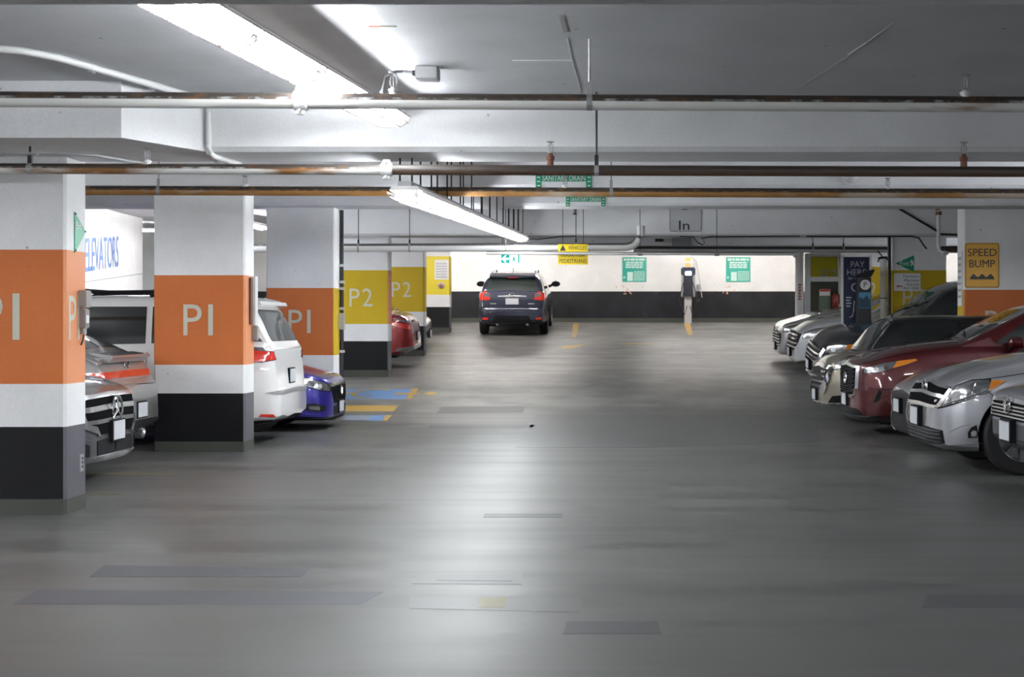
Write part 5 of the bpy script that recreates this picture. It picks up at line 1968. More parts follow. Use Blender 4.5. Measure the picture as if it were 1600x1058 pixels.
for zz in (.645, .675, .705, .735):
    cr.panel('grille_slat', 'wrapf', [(-.56, zz - .007), (.05, zz - .007), (.06, zz + .007), (-.56, zz + .007)], CHROME, off=.014, joined=True)
cr.panel('grille_surround', 'wrapf', [(-.56, .765), (.06, .755), (.08, .785), (-.56, .80)], CHROME, off=.016, joined=True)
lamp(cr, [(.10, .715), (.20, .70), (.42, .74), (.46, .84), (.30, .865), (.12, .82)], rings=((.20, .775, .05, CHROME),))
ellipse_ring(cr, 'emblem', 0, .745, .085, .07, .03, CHROME, 'h')
cr.plate_box(True, .53, h=.16, stand=.05)
lamp(cr, [(.10, .46), (.22, .46), (.22, .54), (.10, .54)], name='fog_lamp', rings=((.16, .50, .03, LENS_DARK),), mat=GREY_PLASTIC)
windows(cr, (1.2, 2.1, .7, .58), [[(1.6, 1.08), (2.8, 1.08), (2.8, 1.5), (2.1, 1.48)], [(2.9, 1.08), (4.1, 1.1), (3.9, 1.5), (2.9, 1.52)]])
cr.mirror(1.7, 1.1)

# ---------------- pale silver sedan between burgundy and silver crossovers
zt = [(0, .60), (.03, .67), (.1, .73), (.2, .80), (.34, .865), (.6, .93), (1.2, 1.0), (1.5, 1.02), (3.9, 1.02), (4.6, .98), (4.7, .85)]
sp = dict(L=4.7, W=1.84, paint=paint('paint_pale_silver', (.50, .51, .52), .55, .3), wr=.34, fx=.92, rx=3.72, zt=zt, zs=shoulder(zt, .06, .035),
          zb=[(0, .19), (.05, .15), (.3, .16), (4.2, .2), (4.7, .32)],
          w=[(0, .50), (.02, .60), (.06, .69), (.14, .78), (.3, .86), (.6, .91), (4.0, .92), (4.5, .86), (4.7, .7)],
          roof=[(1.3, .98), (1.6, 1.1), (2.3, 1.38), (2.8, 1.43), (3.5, 1.38), (4.2, 1.05)], fb=(.45, .55))
lx = Car(sp, 'pale silver sedan nose squeezed between the burgundy and large silver crossovers', (3.47, 17.2, 0))
lx.panel('grille', 'wrapf', [(-.50, .17), (-.02, .17), (.03, .25), (-.12, .42), (.02, .62), (-.50, .66)], PLASTIC, joined=True, off=.005)
lx.panel('chrome_surround', 'wrapf', [(-.02, .17), (.03, .17), (.06, .26), (-.08, .42), (.06, .63), (.02, .63), (-.13, .42), (.01, .26)], SILVER_TRIM, joined=True, off=.014, cell=.05)
lamp(lx, [(.08, .62), (.22, .65), (.50, .76), (.52, .80), (.2, .745), (.10, .69)])
lx.panel('fog_trim', 'wrapf', [(.08, .22), (.22, .23), (.14, .44), (.11, .44)], plain('lexus_trim', (.4, .41, .42), .3, .6), off=.006, cell=.05)
lx.plate_box(True, .48, stand=.05)
windows(lx, (1.4, 2.3, .7, .55), [[(1.75, 1.02), (2.8, 1.02), (2.8, 1.34), (2.3, 1.3)], [(2.85, 1.02), (3.9, 1.03), (3.5, 1.3), (2.85, 1.34)]])
lx.mirror(1.85, .99)

# ---------------- champagne hatchback
zt = [(0, .64), (.04, .78), (.1, .87), (.17, .94), (.3, 1.0), (.5, 1.05), (.63, 1.07), (.95, 1.09), (3.7, 1.1), (4.2, 1.05), (4.3, .9)]
sp = dict(L=4.3, W=1.78, paint=CHAMPAGNE, roof_paint=BLACK_P, wr=.34, fx=.88, rx=3.4, zt=zt, zs=shoulder(zt, .05, .035), tumble=.24,
          zb=[(0, .28), (.05, .23), (.3, .22), (4.0, .24), (4.3, .34)],
          w=[(0, .48), (.02, .58), (.06, .67), (.14, .75), (.3, .82), (.6, .88), (3.8, .89), (4.1, .82), (4.3, .66)],
          roof=[(.56, 1.0), (.66, 1.10), (.90, 1.42), (1.06, 1.51), (1.6, 1.545), (2.8, 1.55), (3.7, 1.46), (4.2, 1.05)], fb=(.4, .60))
ch = Car(sp, 'champagne car with black roof and chrome grille behind the burgundy crossover', (3.16, 21.85, 0))
ch.panel('grille', 'wrapf', [(-.48, .46), (-.04, .46), (.04, .60), (.08, .82), (-.48, .85)], PLASTIC, joined=True, off=.004)
for zz in (.53, .60, .67, .74):
    ch.panel('grille_bar', 'wrapf', [(-.48, zz - .014), (.03, zz - .014), (.04, zz + .014), (-.48, zz + .014)], CHROME, joined=True, off=.016)
ch.panel('chrome_surround', 'wrapf', [(-.48, .81), (.10, .78), (.11, .83), (-.48, .865)], CHROME, joined=True, off=.018)
ch.panel('chrome_surround', 'wrapf', [(-.03, .44), (.03, .42), (.13, .80), (.09, .82)], CHROME, joined=True, off=.018)
lamp(ch, [(.13, .78), (.26, .81), (.40, .90), (.42, .97), (.3, .96), (.15, .88)], rings=((.27, .88, .045, CHROME),))
ch.panel('turn_signal', 'wrapf', [(.40, .92), (.50, .965), (.54, 1.0), (.41, .985)], AMBER, off=.011, cell=.05)
ch.panel('lower_intake', 'wrapf', [(.06, .30), (.25, .31), (.28, .42), (.12, .40)], PLASTIC, off=.005)
ch.panel('chrome_lip', 'wrapf', [(-.48, .25), (.02, .25), (.2, .26), (.2, .29), (-.48, .29)], CHROME, off=.012, joined=True)
ch.plate_box(True, .40, stand=.04)
windows(ch, (.64, 1.03, .7, .6), [[(.98, 1.10), (1.9, 1.10), (1.9, 1.47), (1.14, 1.45)], [(1.96, 1.10), (2.9, 1.10), (2.9, 1.47), (1.96, 1.475)], [(2.98, 1.10), (3.8, 1.12), (3.6, 1.38), (2.98, 1.46)]])
ch.seam([(.67, 1.06), (.76, 1.19), (.86, 1.33), (.96, 1.43)], 'cabside', .022, name='pillar_trim', mat=CHROME)
ch.mirror(1.15, 1.06, PLASTIC)

# ---------------- charcoal utility car
def on_ramp(y, flip=False):
    s = (zf(y + .75) - zf(y - .75)) / 1.5
    return (zf(y), math.atan(s) * (-1 if flip else 1))


z0, ro = on_ramp(26.0)
zt = [(0, .62), (.04, .72), (.12, .82), (.2, .90), (.32, .985), (.66, 1.065), (1.1, 1.11), (1.5, 1.13), (4.4, 1.15), (4.75, 1.1), (4.8, 1.0)]
sp = dict(L=4.8, W=1.9, paint=CHARCOAL, wr=.37, fx=.95, rx=3.75, zt=zt, zs=shoulder(zt, .07, .05),
          zb=[(0, .24), (.05, .19), (.3, .2), (4.4, .24), (4.8, .36)],
          w=[(0, .50), (.02, .60), (.06, .69), (.14, .78), (.3, .87), (.6, .93), (4.2, .95), (4.6, .88), (4.8, .72)],
          roof=[(1.28, 1.08), (1.45, 1.16), (2.24, 1.74), (2.64, 1.84), (3.4, 1.87), (4.3, 1.8), (4.7, 1.1)], fb=(.45, .58))
dk = Car(sp, 'charcoal utility car with long sloping windshield in front of the payment column', (3.64, 26.0, z0), (ro, 0, 0))
dk.panel('grille', 'wrapf', [(-.5, .48), (-.02, .48), (.06, .60), (.10, .76), (-.5, .80)], PLASTIC, joined=True, off=.004)
for zz in (.53, .60, .67, .74):
    dk.panel('grille_bar', 'wrapf', [(-.5, zz - .012), (.04, zz - .012), (.06, zz + .012), (-.5, zz + .012)], CHROME, joined=True, off=.015)
dk.panel('chrome_surround', 'wrapf', [(-.02, .46), (.03, .45), (.14, .76), (.10, .78)], CHROME, joined=True, off=.018)
lamp(dk, [(.14, .70), (.3, .71), (.46, .77), (.50, .86), (.3, .855), (.16, .82)], rings=((.26, .775, .045, CHROME),))
dk.panel('turn_signal', 'wrapf', [(.46, .77), (.58, .82), (.64, .88), (.49, .865)], AMBER, off=.011, cell=.05)
dk.panel('chrome_lip', 'wrapf', [(-.5, .21), (.02, .21), (.22, .22), (.22, .25), (-.5, .25)], CHROME, off=.012, joined=True)
dk.plate_box(True, .42, stand=.05)
windows(dk, (1.36, 2.55, .74, .62), [[(1.75, 1.16), (2.95, 1.16), (2.95, 1.72), (2.5, 1.70)], [(3.0, 1.16), (4.2, 1.18), (4.0, 1.68), (3.0, 1.72)]], glass=plain('green_car_glass', (0.018, 0.03, 0.024), 0.05, 0.0, 0.6, 0.6))
dk.mirror(1.95, 1.14)
wipers(dk, 1.42)

# ---------------- two pale cars beyond the banner
z0, ro = on_ramp(29.1)
zt = [(0, .62), (.04, .72), (.12, .80), (.2, .85), (.34, .93), (.69, 1.02), (.98, 1.07), (1.3, 1.10), (4.0, 1.1), (4.6, 1.05), (4.7, .9)]
sp = dict(L=4.7, W=1.84, paint=PEARL, wr=.34, fx=.92, rx=3.7, zt=zt, zs=shoulder(zt, .06, .04),
          zb=[(0, .22), (.05, .16), (.3, .17), (4.3, .2), (4.7, .32)],
          w=[(0, .48), (.02, .58), (.06, .67), (.14, .76), (.3, .85), (.6, .90), (4.0, .92), (4.5, .86), (4.7, .7)],
          roof=[(1.3, 1.05), (1.6, 1.18), (2.3, 1.42), (2.8, 1.48), (3.5, 1.43), (4.3, 1.1)], fb=(.45, .56))
wh = Car(sp, 'pearl white car with dark slatted grille, second from the booth', (3.70, 29.1, z0), (ro, 0, 0))
wh.panel('grille', 'wrapf', [(-.48, .40), (-.02, .40), (.05, .55), (.10, .74), (-.48, .77)], PLASTIC, joined=True, off=.004)
for zz in (.47, .55, .63, .70):
    wh.panel('grille_bar', 'wrapf', [(-.48, zz - .012), (.04, zz - .012), (.05, zz + .012), (-.48, zz + .012)], CHROME, joined=True, off=.015)
lamp(wh, [(.13, .66), (.3, .69), (.55, .80), (.56, .86), (.3, .83), (.15, .77)])
wh.panel('turn_signal', 'wrapf', [(.5, .79), (.66, .86), (.68, .90), (.5, .86)], AMBER, off=.011, cell=.05)
wh.plate_box(True, .36, stand=.05)
windows(wh, (1.4, 2.4, .7, .58), [[(1.75, 1.1), (2.9, 1.1), (2.9, 1.4), (2.4, 1.38)], [(2.95, 1.1), (4.0, 1.12), (3.5, 1.37), (2.95, 1.4)]])
wh.mirror(1.85, 1.08)

z0, ro = on_ramp(31.5)
zt = [(0, .66), (.04, .76), (.12, .83), (.25, .88), (.44, .93), (.88, 1.05), (1.4, 1.11), (4.0, 1.1), (4.6, 1.05), (4.7, .9)]
sp = dict(sp, paint=paint('paint_bright_silver', (.55, .56, .58), .6, .25), zt=zt, zs=shoulder(zt, .06, .04))
fs = Car(sp, 'bright silver car farthest along the right row beside the white post', (3.68, 31.5, z0), (ro, 0, 0))
fs.panel('grille', 'wrapf', [(-.48, .34), (-.0, .34), (.03, .45), (.04, .62), (-.48, .66)], PLASTIC, joined=True, off=.004)
for zz in (.38, .44, .50, .56, .62):
    fs.panel('grille_bar', 'wrapf', [(-.48, zz - .012), (.02, zz - .012), (.03, zz + .012), (-.48, zz + .012)], CHROME, joined=True, off=.015)
lamp(fs, [(.08, .66), (.25, .68), (.55, .78), (.56, .84), (.25, .80), (.09, .75)])
fs.panel('lower_intake', 'wrapf', [(.10, .27), (.34, .29), (.36, .5), (.14, .5)], plain('mauve_grey_plastic', (.2, .19, .23), .5), off=.005)
fs.plate_box(True, .34, stand=.04)
windows(fs, (1.4, 2.4, .7, .58), [[(1.75, 1.1), (2.9, 1.1), (2.9, 1.4), (2.4, 1.38)], [(2.95, 1.1), (4.0, 1.12), (3.5, 1.37), (2.95, 1.4)]])
fs.mirror(1.85, 1.08)

# ---------------- left row: steel grey sedan, nose out
zt = [(0, .60), (.03, .72), (.06, .79), (.10, .835), (.2, .885), (.35, .93), (.8, .98), (1.3, 1.02), (3.9, 1.02), (4.6, .98), (4.7, .85)]
sp = dict(L=4.7, W=1.82, paint=STEEL_G, wr=.335, fx=.86, rx=3.7, zt=zt, zs=shoulder(zt, .05, .035),
          zb=[(0, .22), (.05, .19), (.3, .17), (4.2, .2), (4.7, .32)],
          w=[(0, .50), (.02, .60), (.06, .69), (.14, .78), (.3, .86), (.6, .90), (4.0, .91), (4.5, .86), (4.7, .7)],
          roof=[(1.25, .98), (1.5, 1.08), (2.2, 1.38), (2.7, 1.44), (3.4, 1.39), (4.1, 1.04)], fb=(.5, .60))
mz = Car(sp, 'steel grey sedan with chrome star grille poking out behind the nearest column', (-4.45, 13.4, 0), (0, 0, PI))
mz.panel('grille', 'wrapf', [(-.5, .44), (-.08, .44), (.04, .54), (.07, .70), (.03, .78), (-.5, .79)], GRILLE, joined=True, off=.004)
for poly in ([(-.5, .765), (.03, .755), (.09, .74), (.09, .77), (.03, .79), (-.5, .80)], [(-.5, .655), (.055, .645), (.06, .69), (-.5, .70)], [(-.5, .545), (.03, .54), (.04, .575), (-.5, .585)], [(-.09, .43), (-.04, .43), (.07, .53), (.10, .76), (.07, .76), (.03, .55)]):
    mz.panel('chrome_bar', 'wrapf', poly, SILVER_TRIM, joined=True, off=.016, cell=.05)
ellipse_ring(mz, 'emblem', 0, .64, .13, .13, .035, CHROME, 'star', th=.012)
lamp(mz, [(.14, .60), (.25, .58), (.42, .66), (.55, .80), (.5, .84), (.25, .80), (.14, .76)], rings=((.27, .69, .05, LENS_DARK), (.38, .74, .045, LENS_DARK)), mat=LENS_DARK)
mz.panel('lower_intake', 'wrapf', [(.02, .26), (.24, .27), (.30, .36), (.2, .42), (.08, .42), (.02, .36)], PLASTIC, off=.005, cell=.05)
mz.panel('centre_intake', 'wrapf', [(-.5, .26), (-.03, .26), (-.03, .39), (-.5, .41)], PLASTIC, off=.005, joined=True)
mz.seam([(.02, .40), (.10, .44), (.22, .44), (.34, .38), (.42, .26)], 'wrapf', .018, name='body_crease', mat=STEEL_G, off=.006)
mz.panel('chrome_lip', 'wrapf', [(-.5, .21), (.02, .215), (.3, .225), (.36, .25), (.3, .255), (.02, .25), (-.5, .245)], SILVER_TRIM, off=.012, joined=True)
mz.plate_box(True, .46, h=.17, wd=.31, stand=.04)
windows(mz, (1.35, 2.25, .7, .55), [[(1.7, 1.02), (2.75, 1.02), (2.75, 1.34), (2.25, 1.3)], [(2.8, 1.02), (3.8, 1.03), (3.4, 1.3), (2.8, 1.34)]])
mz.mirror(1.75, 1.0)
mz.seam([(.25, .84), (.6, .91), (1.0, .95)], 'side', .006)

# ---------------- warm grey sedan, tail out
L = 4.6
zt = [(0, .62), (.05, .72), (.2, .82), (1.0, .97), (1.3, 1.0), (3.4, 1.07), (L - .75, 1.13), (L - .4, 1.12), (L - .24, 1.08), (L - .17, 1.0), (L - .11, .90), (L - .06, .84), (L - .02, .76), (L, .64)]
sp = dict(L=L, W=1.80, paint=SAND_G, wr=.33, fx=.9, rx=L - 1.02, zt=zt,
          zs=[(x, z - .04) for x, z in zt], zb=[(0, .22), (.3, .17), (L - .5, .22), (L - .1, .30), (L, .36)],
          w=[(0, .5), (.06, .69), (.3, .86), (.8, .90), (L - .8, .90), (L - .4, .88), (L - .2, .82), (L - .1, .76), (L - .03, .68), (L, .60)],
          roof=[(1.3, .98), (1.6, 1.12), (2.2, 1.38), (2.7, 1.45), (3.2, 1.44), (3.8, 1.33), (L - .35, 1.13), (L - .2, 1.08)], rb=(.5, .68))
el = Car(sp, 'warm grey sedan tail out with red light strip, left of the second column', (-4.84 - L, 15.4, 0))
lt = [(-.60, .87), (.02, .87), (.30, .87), (.62, .89), (.68, .945), (.36, .935), (.05, .935), (-.60, .94)]
el.panel('tail_light', 'wrapr', lt, RED_LENS, off=.008, joined=True, cell=.06)
el.panel('tail_light', 'wrapr', [(.26, .80), (.34, .72), (.40, .66), (.43, .68), (.36, .78), (.45, .90), (.38, .90)], RED_LENS, off=.009, cell=.05)
el.seam([(-.60, .80), (.05, .79), (.25, .74)], 'wrapr', .02, name='body_crease', mat=SAND_G, off=.006)
el.seam([(.42, .70), (.52, .85), (.62, 1.0), (.7, 1.08)], 'wrapr', .009)
lip = MB()
pl = [(L - .52, 1.125), (L - .28, 1.13), (L - .10, 1.105), (L - .085, 1.085), (L - .15, 1.03), (L - .4, 1.08)]
for yy0, yy1 in ((-.60, .60),):
    lip.prism(pl, (0, yy1, 0), X, Z, yy1 - yy0)
lip.prism([(L - .56, 1.10), (L - .34, 1.105), (L - .19, 1.075), (L - .19, 1.05), (L - .26, 1.0), (L - .45, 1.05)], (0, .72, 0), X, Z, .125)
lip.prism([(L - .56, 1.10), (L - .34, 1.105), (L - .19, 1.075), (L - .19, 1.05), (L - .26, 1.0), (L - .45, 1.05)], (0, -.595, 0), X, Z, .125)
el.solid('spoiler_lip', lip, SAND_G, smooth=False)
el.panel('plate_recess', 'wrapr', [(-.60, .42), (-.38, .42), (-.32, .62), (-.60, .62)], plain('dark_grey_paint', (.14, .135, .135), .4), off=.004, joined=True)
el.plate_box(False, .53, h=.15, stand=.02)
el.panel('diffuser', 'wrapr', [(-.60, .36), (.0, .36), (.25, .33), (.28, .38), (.1, .42), (-.60, .43)], PLASTIC, off=.006, joined=True)
el.panel('reflector', 'wrapr', [(.10, .42), (.28, .42), (.26, .45), (.14, .455)], RED_LENS, off=.008, cell=.05)
for s in (-1, 1):
    mb = MB().lathe((L - .40, s * .58, .27), X, [(0, .075), (.22, .09), (.24, .085), (.21, .065), (.1, .06)], 20)
    el.solid('exhaust_tip', mb, SILVER_TRIM)
    el.solid('exhaust_bore', MB().tube([(L - .3, s * .58, .27), (L - .185, s * .58, .27)], .064, 16), SIGN_BLACK)
ellipse_ring(el, 'emblem', 0, .99, .075, .045, .012, CHROME, 'h', front=False)
windows(el, (1.4, 2.2, .7, .55), [[(1.7, 1.05), (2.8, 1.07), (2.8, 1.37), (2.3, 1.34)], [(2.85, 1.07), (3.95, 1.13), (3.5, 1.31), (2.85, 1.37)]], (L - .42, 3.3, .62, .52), glass=GLASS_GREY)
el.mirror(1.8, 1.03)
el.handle(3.5, .92)

# ---------------- white minivan, tail out
L = 5.1
zt = [(0, .70), (.06, .82), (.3, .92), (1.0, 1.06), (1.4, 1.10), (3, 1.14), (L - .6, 1.19), (L - .2, 1.19), (L - .09, 1.16), (L - .06, 1.0), (L - .04, .72), (L, .66)]
sp = dict(L=L, W=1.98, paint=WHITE_P, wr=.34, fx=.98, rx=L - 1.06, zt=zt, zs=[(x, z - .03) for x, z in zt],
          zb=[(0, .25), (.3, .2), (L - .6, .22), (L - .1, .26), (L, .32)], tumble=.16,
          w=[(0, .55), (.06, .74), (.3, .92), (.8, .98), (L - .8, .99), (L - .4, .96), (L - .2, .92), (L - .1, .88), (L - .03, .80), (L, .72)],
          roof=[(.95, 1.06), (1.25, 1.22), (1.9, 1.60), (2.3, 1.72), (3.2, 1.765), (4.3, 1.75), (L - .42, 1.70), (L - .30, 1.58), (L - .16, 1.3), (L - .08, 1.16)], rb=(.6, .64))
sn = Car(sp, 'white minivan tail out with roof spoiler, dark windows and roof rack', (-3.80 - L, 18.1, 0), name='minivan', cat='minivan')
mb = MB()
mb.prism([(L - .75, 1.70), (L - .40, 1.60), (L - .24, 1.655), (L - .26, 1.70), (L - .5, 1.755)], (0, .72, 0), X, Z, 1.44)
sn.solid('spoiler', mb, WHITE_P, smooth=False)
lamp(sn, [(.03, 1.01), (.20, .985), (.52, 1.0), (.60, 1.04), (.58, 1.10), (.30, 1.12), (.06, 1.10)], 'wrapr', RED_LENS, 'tail_light')
sn.panel('clear_lamp', 'wrapr', [(.12, 1.105), (.34, 1.125), (.56, 1.105), (.60, 1.15), (.3, 1.158), (.14, 1.15)], LENS, off=.009, cell=.05)
sn.plate_box(False, .80, h=.16, stand=.02)
sn.panel('bumper_step', 'wrapr', [(-.72, .605), (.02, .60), (.16, .62), (.02, .645), (-.72, .65)], GREY_METAL, off=.010, joined=True)
sn.panel('reflector', 'wrapr', [(.04, .34), (.20, .345), (.18, .375), (.06, .37)], RED_LENS, off=.008, cell=.05)
sn.panel('bumper_valance', 'wrapr', [(-.72, .30), (.3, .26), (.3, .29), (-.72, .335)], PLASTIC, off=.008, joined=True)
windows(sn, (1.15, 2.15, .76, .66), [[(1.75, 1.17), (2.55, 1.18), (2.55, 1.62), (2.2, 1.60), (1.95, 1.45)], [(2.62, 1.18), (3.55, 1.2), (3.55, 1.63), (2.62, 1.63)], [(3.62, 1.2), (4.62, 1.24), (4.55, 1.6), (3.62, 1.63)]])
sn.panel('rear_window', 'rear', [(-.70, 1.22), (.70, 1.22), (.64, 1.60), (-.64, 1.60)], GLASS_GREY, (1,), off=.006, cell=.1)
sn.panel('quarter_glass', 'wrapr', [(.12, 1.22), (.70, 1.24), (.72, 1.60), (.36, 1.60), (.25, 1.42)], GLASS_GREY, off=.006, cell=.06)
for s in (-1, 1):
    mb = MB().tube([(2.3, s * .70, 1.74), (2.4, s * .70, 1.80), (4.2, s * .70, 1.815), (4.35, s * .70, 1.76)], .02, 8)
    rr = sn.solid('roof_rail', mb, PLASTIC)
    for x in (2.7, 3.6):
        sn.solid('rail_foot', MB().box(x - .06, x + .06, s * .70 - .03, s * .70 + .03, 1.73, 1.81, bev=.01), PLASTIC, rr)
for x in (2.7, 3.6):
    sn.solid('roof_crossbar', MB().tube([(x, -.70, 1.83), (x, .70, 1.83)], .022, 8), PLASTIC)
sn.mirror(1.7, 1.13)
sn.seam([(2.55, 1.1), (2.55, .35)], 'side')
sn.seam([(3.58, 1.1), (3.58, .35)], 'side')
sn.handle(2.4, .98)

# ---------------- deep blue sedan, nose out
zt = [(0, .56), (.02, .63), (.06, .69), (.12, .73), (.25, .785), (.45, .84), (.67, .885), (1.2, .95), (1.5, .97), (4.0, 1.0), (4.75, .98), (4.88, .85)]
sp = dict(L=4.88, W=1.86, paint=BLUE_P, wr=.34, fx=.95, rx=3.78, zt=zt, zs=shoulder(zt, .05, .03),
          zb=[(0, .17), (.05, .13), (.3, .14), (4.3, .2), (4.88, .32)],
          w=[(0, .46), (.02, .58), (.06, .68), (.14, .78), (.3, .87), (.6, .92), (4.2, .93), (4.7, .87), (4.88, .7)],
          roof=[(1.35, .93), (1.6, 1.05), (2.4, 1.38), (2.9, 1.43), (3.6, 1.36), (4.5, 1.0)], fb=(.5, .50))
bl = Car(sp, 'deep blue sedan nose out beyond the white minivan on the left', (-3.66, 20.4, 0), (0, 0, PI))
lamp(bl, [(.03, .53), (.10, .545), (.26, .60), (.42, .67), (.44, .74), (.26, .715), (.10, .655), (.02, .60)], rings=((.12, .60, .03, CHROME), (.2, .63, .03, CHROME), (.29, .665, .03, CHROME)))
bl.panel('turn_signal', 'wrapf', [(.40, .665), (.52, .71), (.54, .75), (.43, .742)], AMBER, off=.011, cell=.05)
bl.panel('grille', 'wrapf', [(-.46, .36), (-.06, .36), (.0, .44), (.01, .58), (-.46, .60)], GRILLE, joined=True, off=.005)
bl.panel('dark_bar', 'wrapf', [(-.46, .59), (.02, .585), (.05, .63), (-.46, .645)], plain('smoked_chrome', (.12, .12, .13), .15, .9), joined=True, off=.014)
ellipse_ring(bl, 'emblem', 0, .52, .07, .06, .03, CHROME, 'h')
fr_ = bl.panel('fog_recess', 'wrapf', [(.06, .27), (.16, .26), (.32, .30), (.36, .36), (.2, .375), (.07, .34)], PLASTIC, off=.005, cell=.05)
lamp(bl, [(.12, .285), (.24, .295), (.26, .34), (.14, .335)], name='fog_lamp', mat=LENS_DARK)
bl.seam([(.02, .235), (.12, .225), (.3, .24), (.40, .30)], 'wrapf', .014, name='body_crease', mat=BLUE_P, off=.006)
bl.panel('lower_lip', 'wrapf', [(-.46, .145), (.02, .145), (.3, .15), (.3, .175), (-.46, .18)], PLASTIC, off=.010, joined=True)
bl.panel('centre_intake', 'wrapf', [(-.46, .20), (-.05, .20), (-.03, .32), (-.46, .33)], PLASTIC, off=.005, joined=True)
bl.plate_box(True, .30, stand=.03)
windows(bl, (1.42, 2.35, .72, .56), [[(1.8, .99), (2.9, .99), (2.9, 1.34), (2.4, 1.31)], [(2.95, .99), (4.1, 1.0), (3.6, 1.29), (2.95, 1.34)]])
bl.mirror(1.85, .97)
bl.seam([(.44, .76), (.7, .835), (1.2, .90)], 'side', .006)

# ---------------- red sedan, tail out, between the P2 columns
z0, ro = on_ramp(30.1)
L = 4.5
zt = [(0, .6), (.05, .72), (.3, .85), (1.0, .97), (1.3, 1.0), (3.4, 1.06), (L - .7, 1.10), (L - .42, 1.105), (L - .17, 1.03), (L - .08, .94), (L - .03, .80), (L, .68)]
sp = dict(L=L, W=1.78, paint=RED_P, wr=.33, fx=.9, rx=L - 1.0, zt=zt, zs=[(x, z - .05) for x, z in zt],
          zb=[(0, .22), (.3, .17), (L - .4, .24), (L, .36)],
          w=[(0, .5), (.06, .69), (.3, .85), (.8, .89), (L - .8, .89), (L - .35, .85), (L - .15, .76), (L - .03, .64), (L, .55)],
          roof=[(1.3, .98), (1.6, 1.1), (2.2, 1.38), (2.7, 1.45), (3.3, 1.42), (3.8, 1.28), (L - .40, 1.09)], rb=(.5, .56))
rd = Car(sp, 'red sedan tail out between two yellow P2 columns', (-3.80 - L, 30.1, z0), (ro, 0, 0))
lamp(rd, [(.04, .76), (.16, .78), (.40, .86), (.42, .94), (.18, .90), (.05, .86)], 'wrapr', RED_LENS, 'tail_light')
rd.panel('trunk_trim', 'wrapr', [(-.55, .90), (.10, .90), (.34, .985), (.34, 1.01), (.10, .94), (-.55, .94)], CHROME, off=.012, joined=True)
rd.plate_box(False, .62, h=.15, stand=.02)
rd.panel('rear_valance', 'wrapr', [(-.55, .37), (.04, .36), (.3, .34), (.3, .40), (.04, .43), (-.55, .44)], SILVER_TRIM, off=.008, joined=True)
windows(rd, (1.4, 2.2, .7, .55), [[(1.7, 1.05), (2.8, 1.07), (2.8, 1.37), (2.3, 1.34)], [(2.85, 1.07), (3.8, 1.1), (3.5, 1.29), (2.85, 1.37)]], (L - .45, 3.45, .62, .52))
rd.mirror(1.8, 1.02)

# ---------------- silver car just showing behind the last P2 column
z0, ro = on_ramp(34.9, True)
zt = [(0, .50), (.03, .58), (.10, .63), (.3, .72), (.8, .86), (1.3, .94), (4.0, 1.0), (4.4, .9)]
sp = dict(L=4.4, W=1.78, paint=SILVER, wr=.32, fx=.85, rx=3.4, zt=zt, zs=shoulder(zt, .05, .03), zb=[(0, .17), (.05, .13), (.3, .15), (4.4, .3)],
          w=[(0, .48), (.02, .58), (.06, .67), (.14, .76), (.3, .84), (.6, .88), (4.0, .89), (4.4, .7)],
          roof=[(1.2, .92), (1.5, 1.06), (2.1, 1.36), (2.7, 1.43), (3.5, 1.3), (4.1, 1.0)], fb=(.4, .45))
sv = Car(sp, 'silver car with only its nose showing behind the farther P2 column', (-4.12, 34.9, z0), (ro, 0, PI))
lamp(sv, [(.05, .45), (.2, .48), (.42, .58), (.42, .64), (.2, .60), (.06, .54)])
sv.panel('grille', 'wrapf', [(-.48, .24), (-.02, .24), (.03, .40), (-.48, .42)], PLASTIC, joined=True)
sv.plate_box(True, .30, stand=.03)
windows(sv, (1.3, 2.1, .68, .54), [[(1.6, .98), (2.7, 1.0), (2.7, 1.34), (2.2, 1.3)], [(2.75, 1.0), (3.7, 1.02), (3.4, 1.26), (2.75, 1.34)]])

# ---------------- slate blue car beyond the minivan
z0, ro = on_ramp(25.2, True)
L = 3.95
zt = [(0, .7), (.06, .82), (.3, .92), (.8, 1.02), (1.2, 1.08), (3.5, 1.14), (3.85, 1.1), (L, .9)]
sp = dict(L=L, W=1.78, paint=MIDBLUE, wr=.35, fx=.8, rx=3.1, zt=zt, zs=shoulder(zt, .04, .03), zb=[(0, .3), (.3, .24), (3.6, .26), (L, .38)], tumble=.2,
          w=[(0, .5), (.06, .69), (.3, .85), (.7, .89), (3.3, .89), (3.7, .84), (L, .66)],
          roof=[(.95, 1.04), (1.3, 1.28), (1.8, 1.6), (2.2, 1.72), (3.1, 1.74), (3.62, 1.68), (3.72, 1.5), (3.88, 1.08)])
sb = Car(sp, 'slate blue car roof showing beyond the minivan left of second column', (-4.75, 25.2, z0), (ro, 0, PI))
windows(sb, (1.05, 1.95, .68, .58), [[(1.5, 1.14), (2.4, 1.15), (2.4, 1.58), (1.95, 1.56)], [(2.46, 1.15), (3.4, 1.17), (3.4, 1.56), (2.46, 1.59)]])
lamp(sb, [(.1, .74), (.3, .76), (.45, .86), (.3, .86), (.12, .82)])

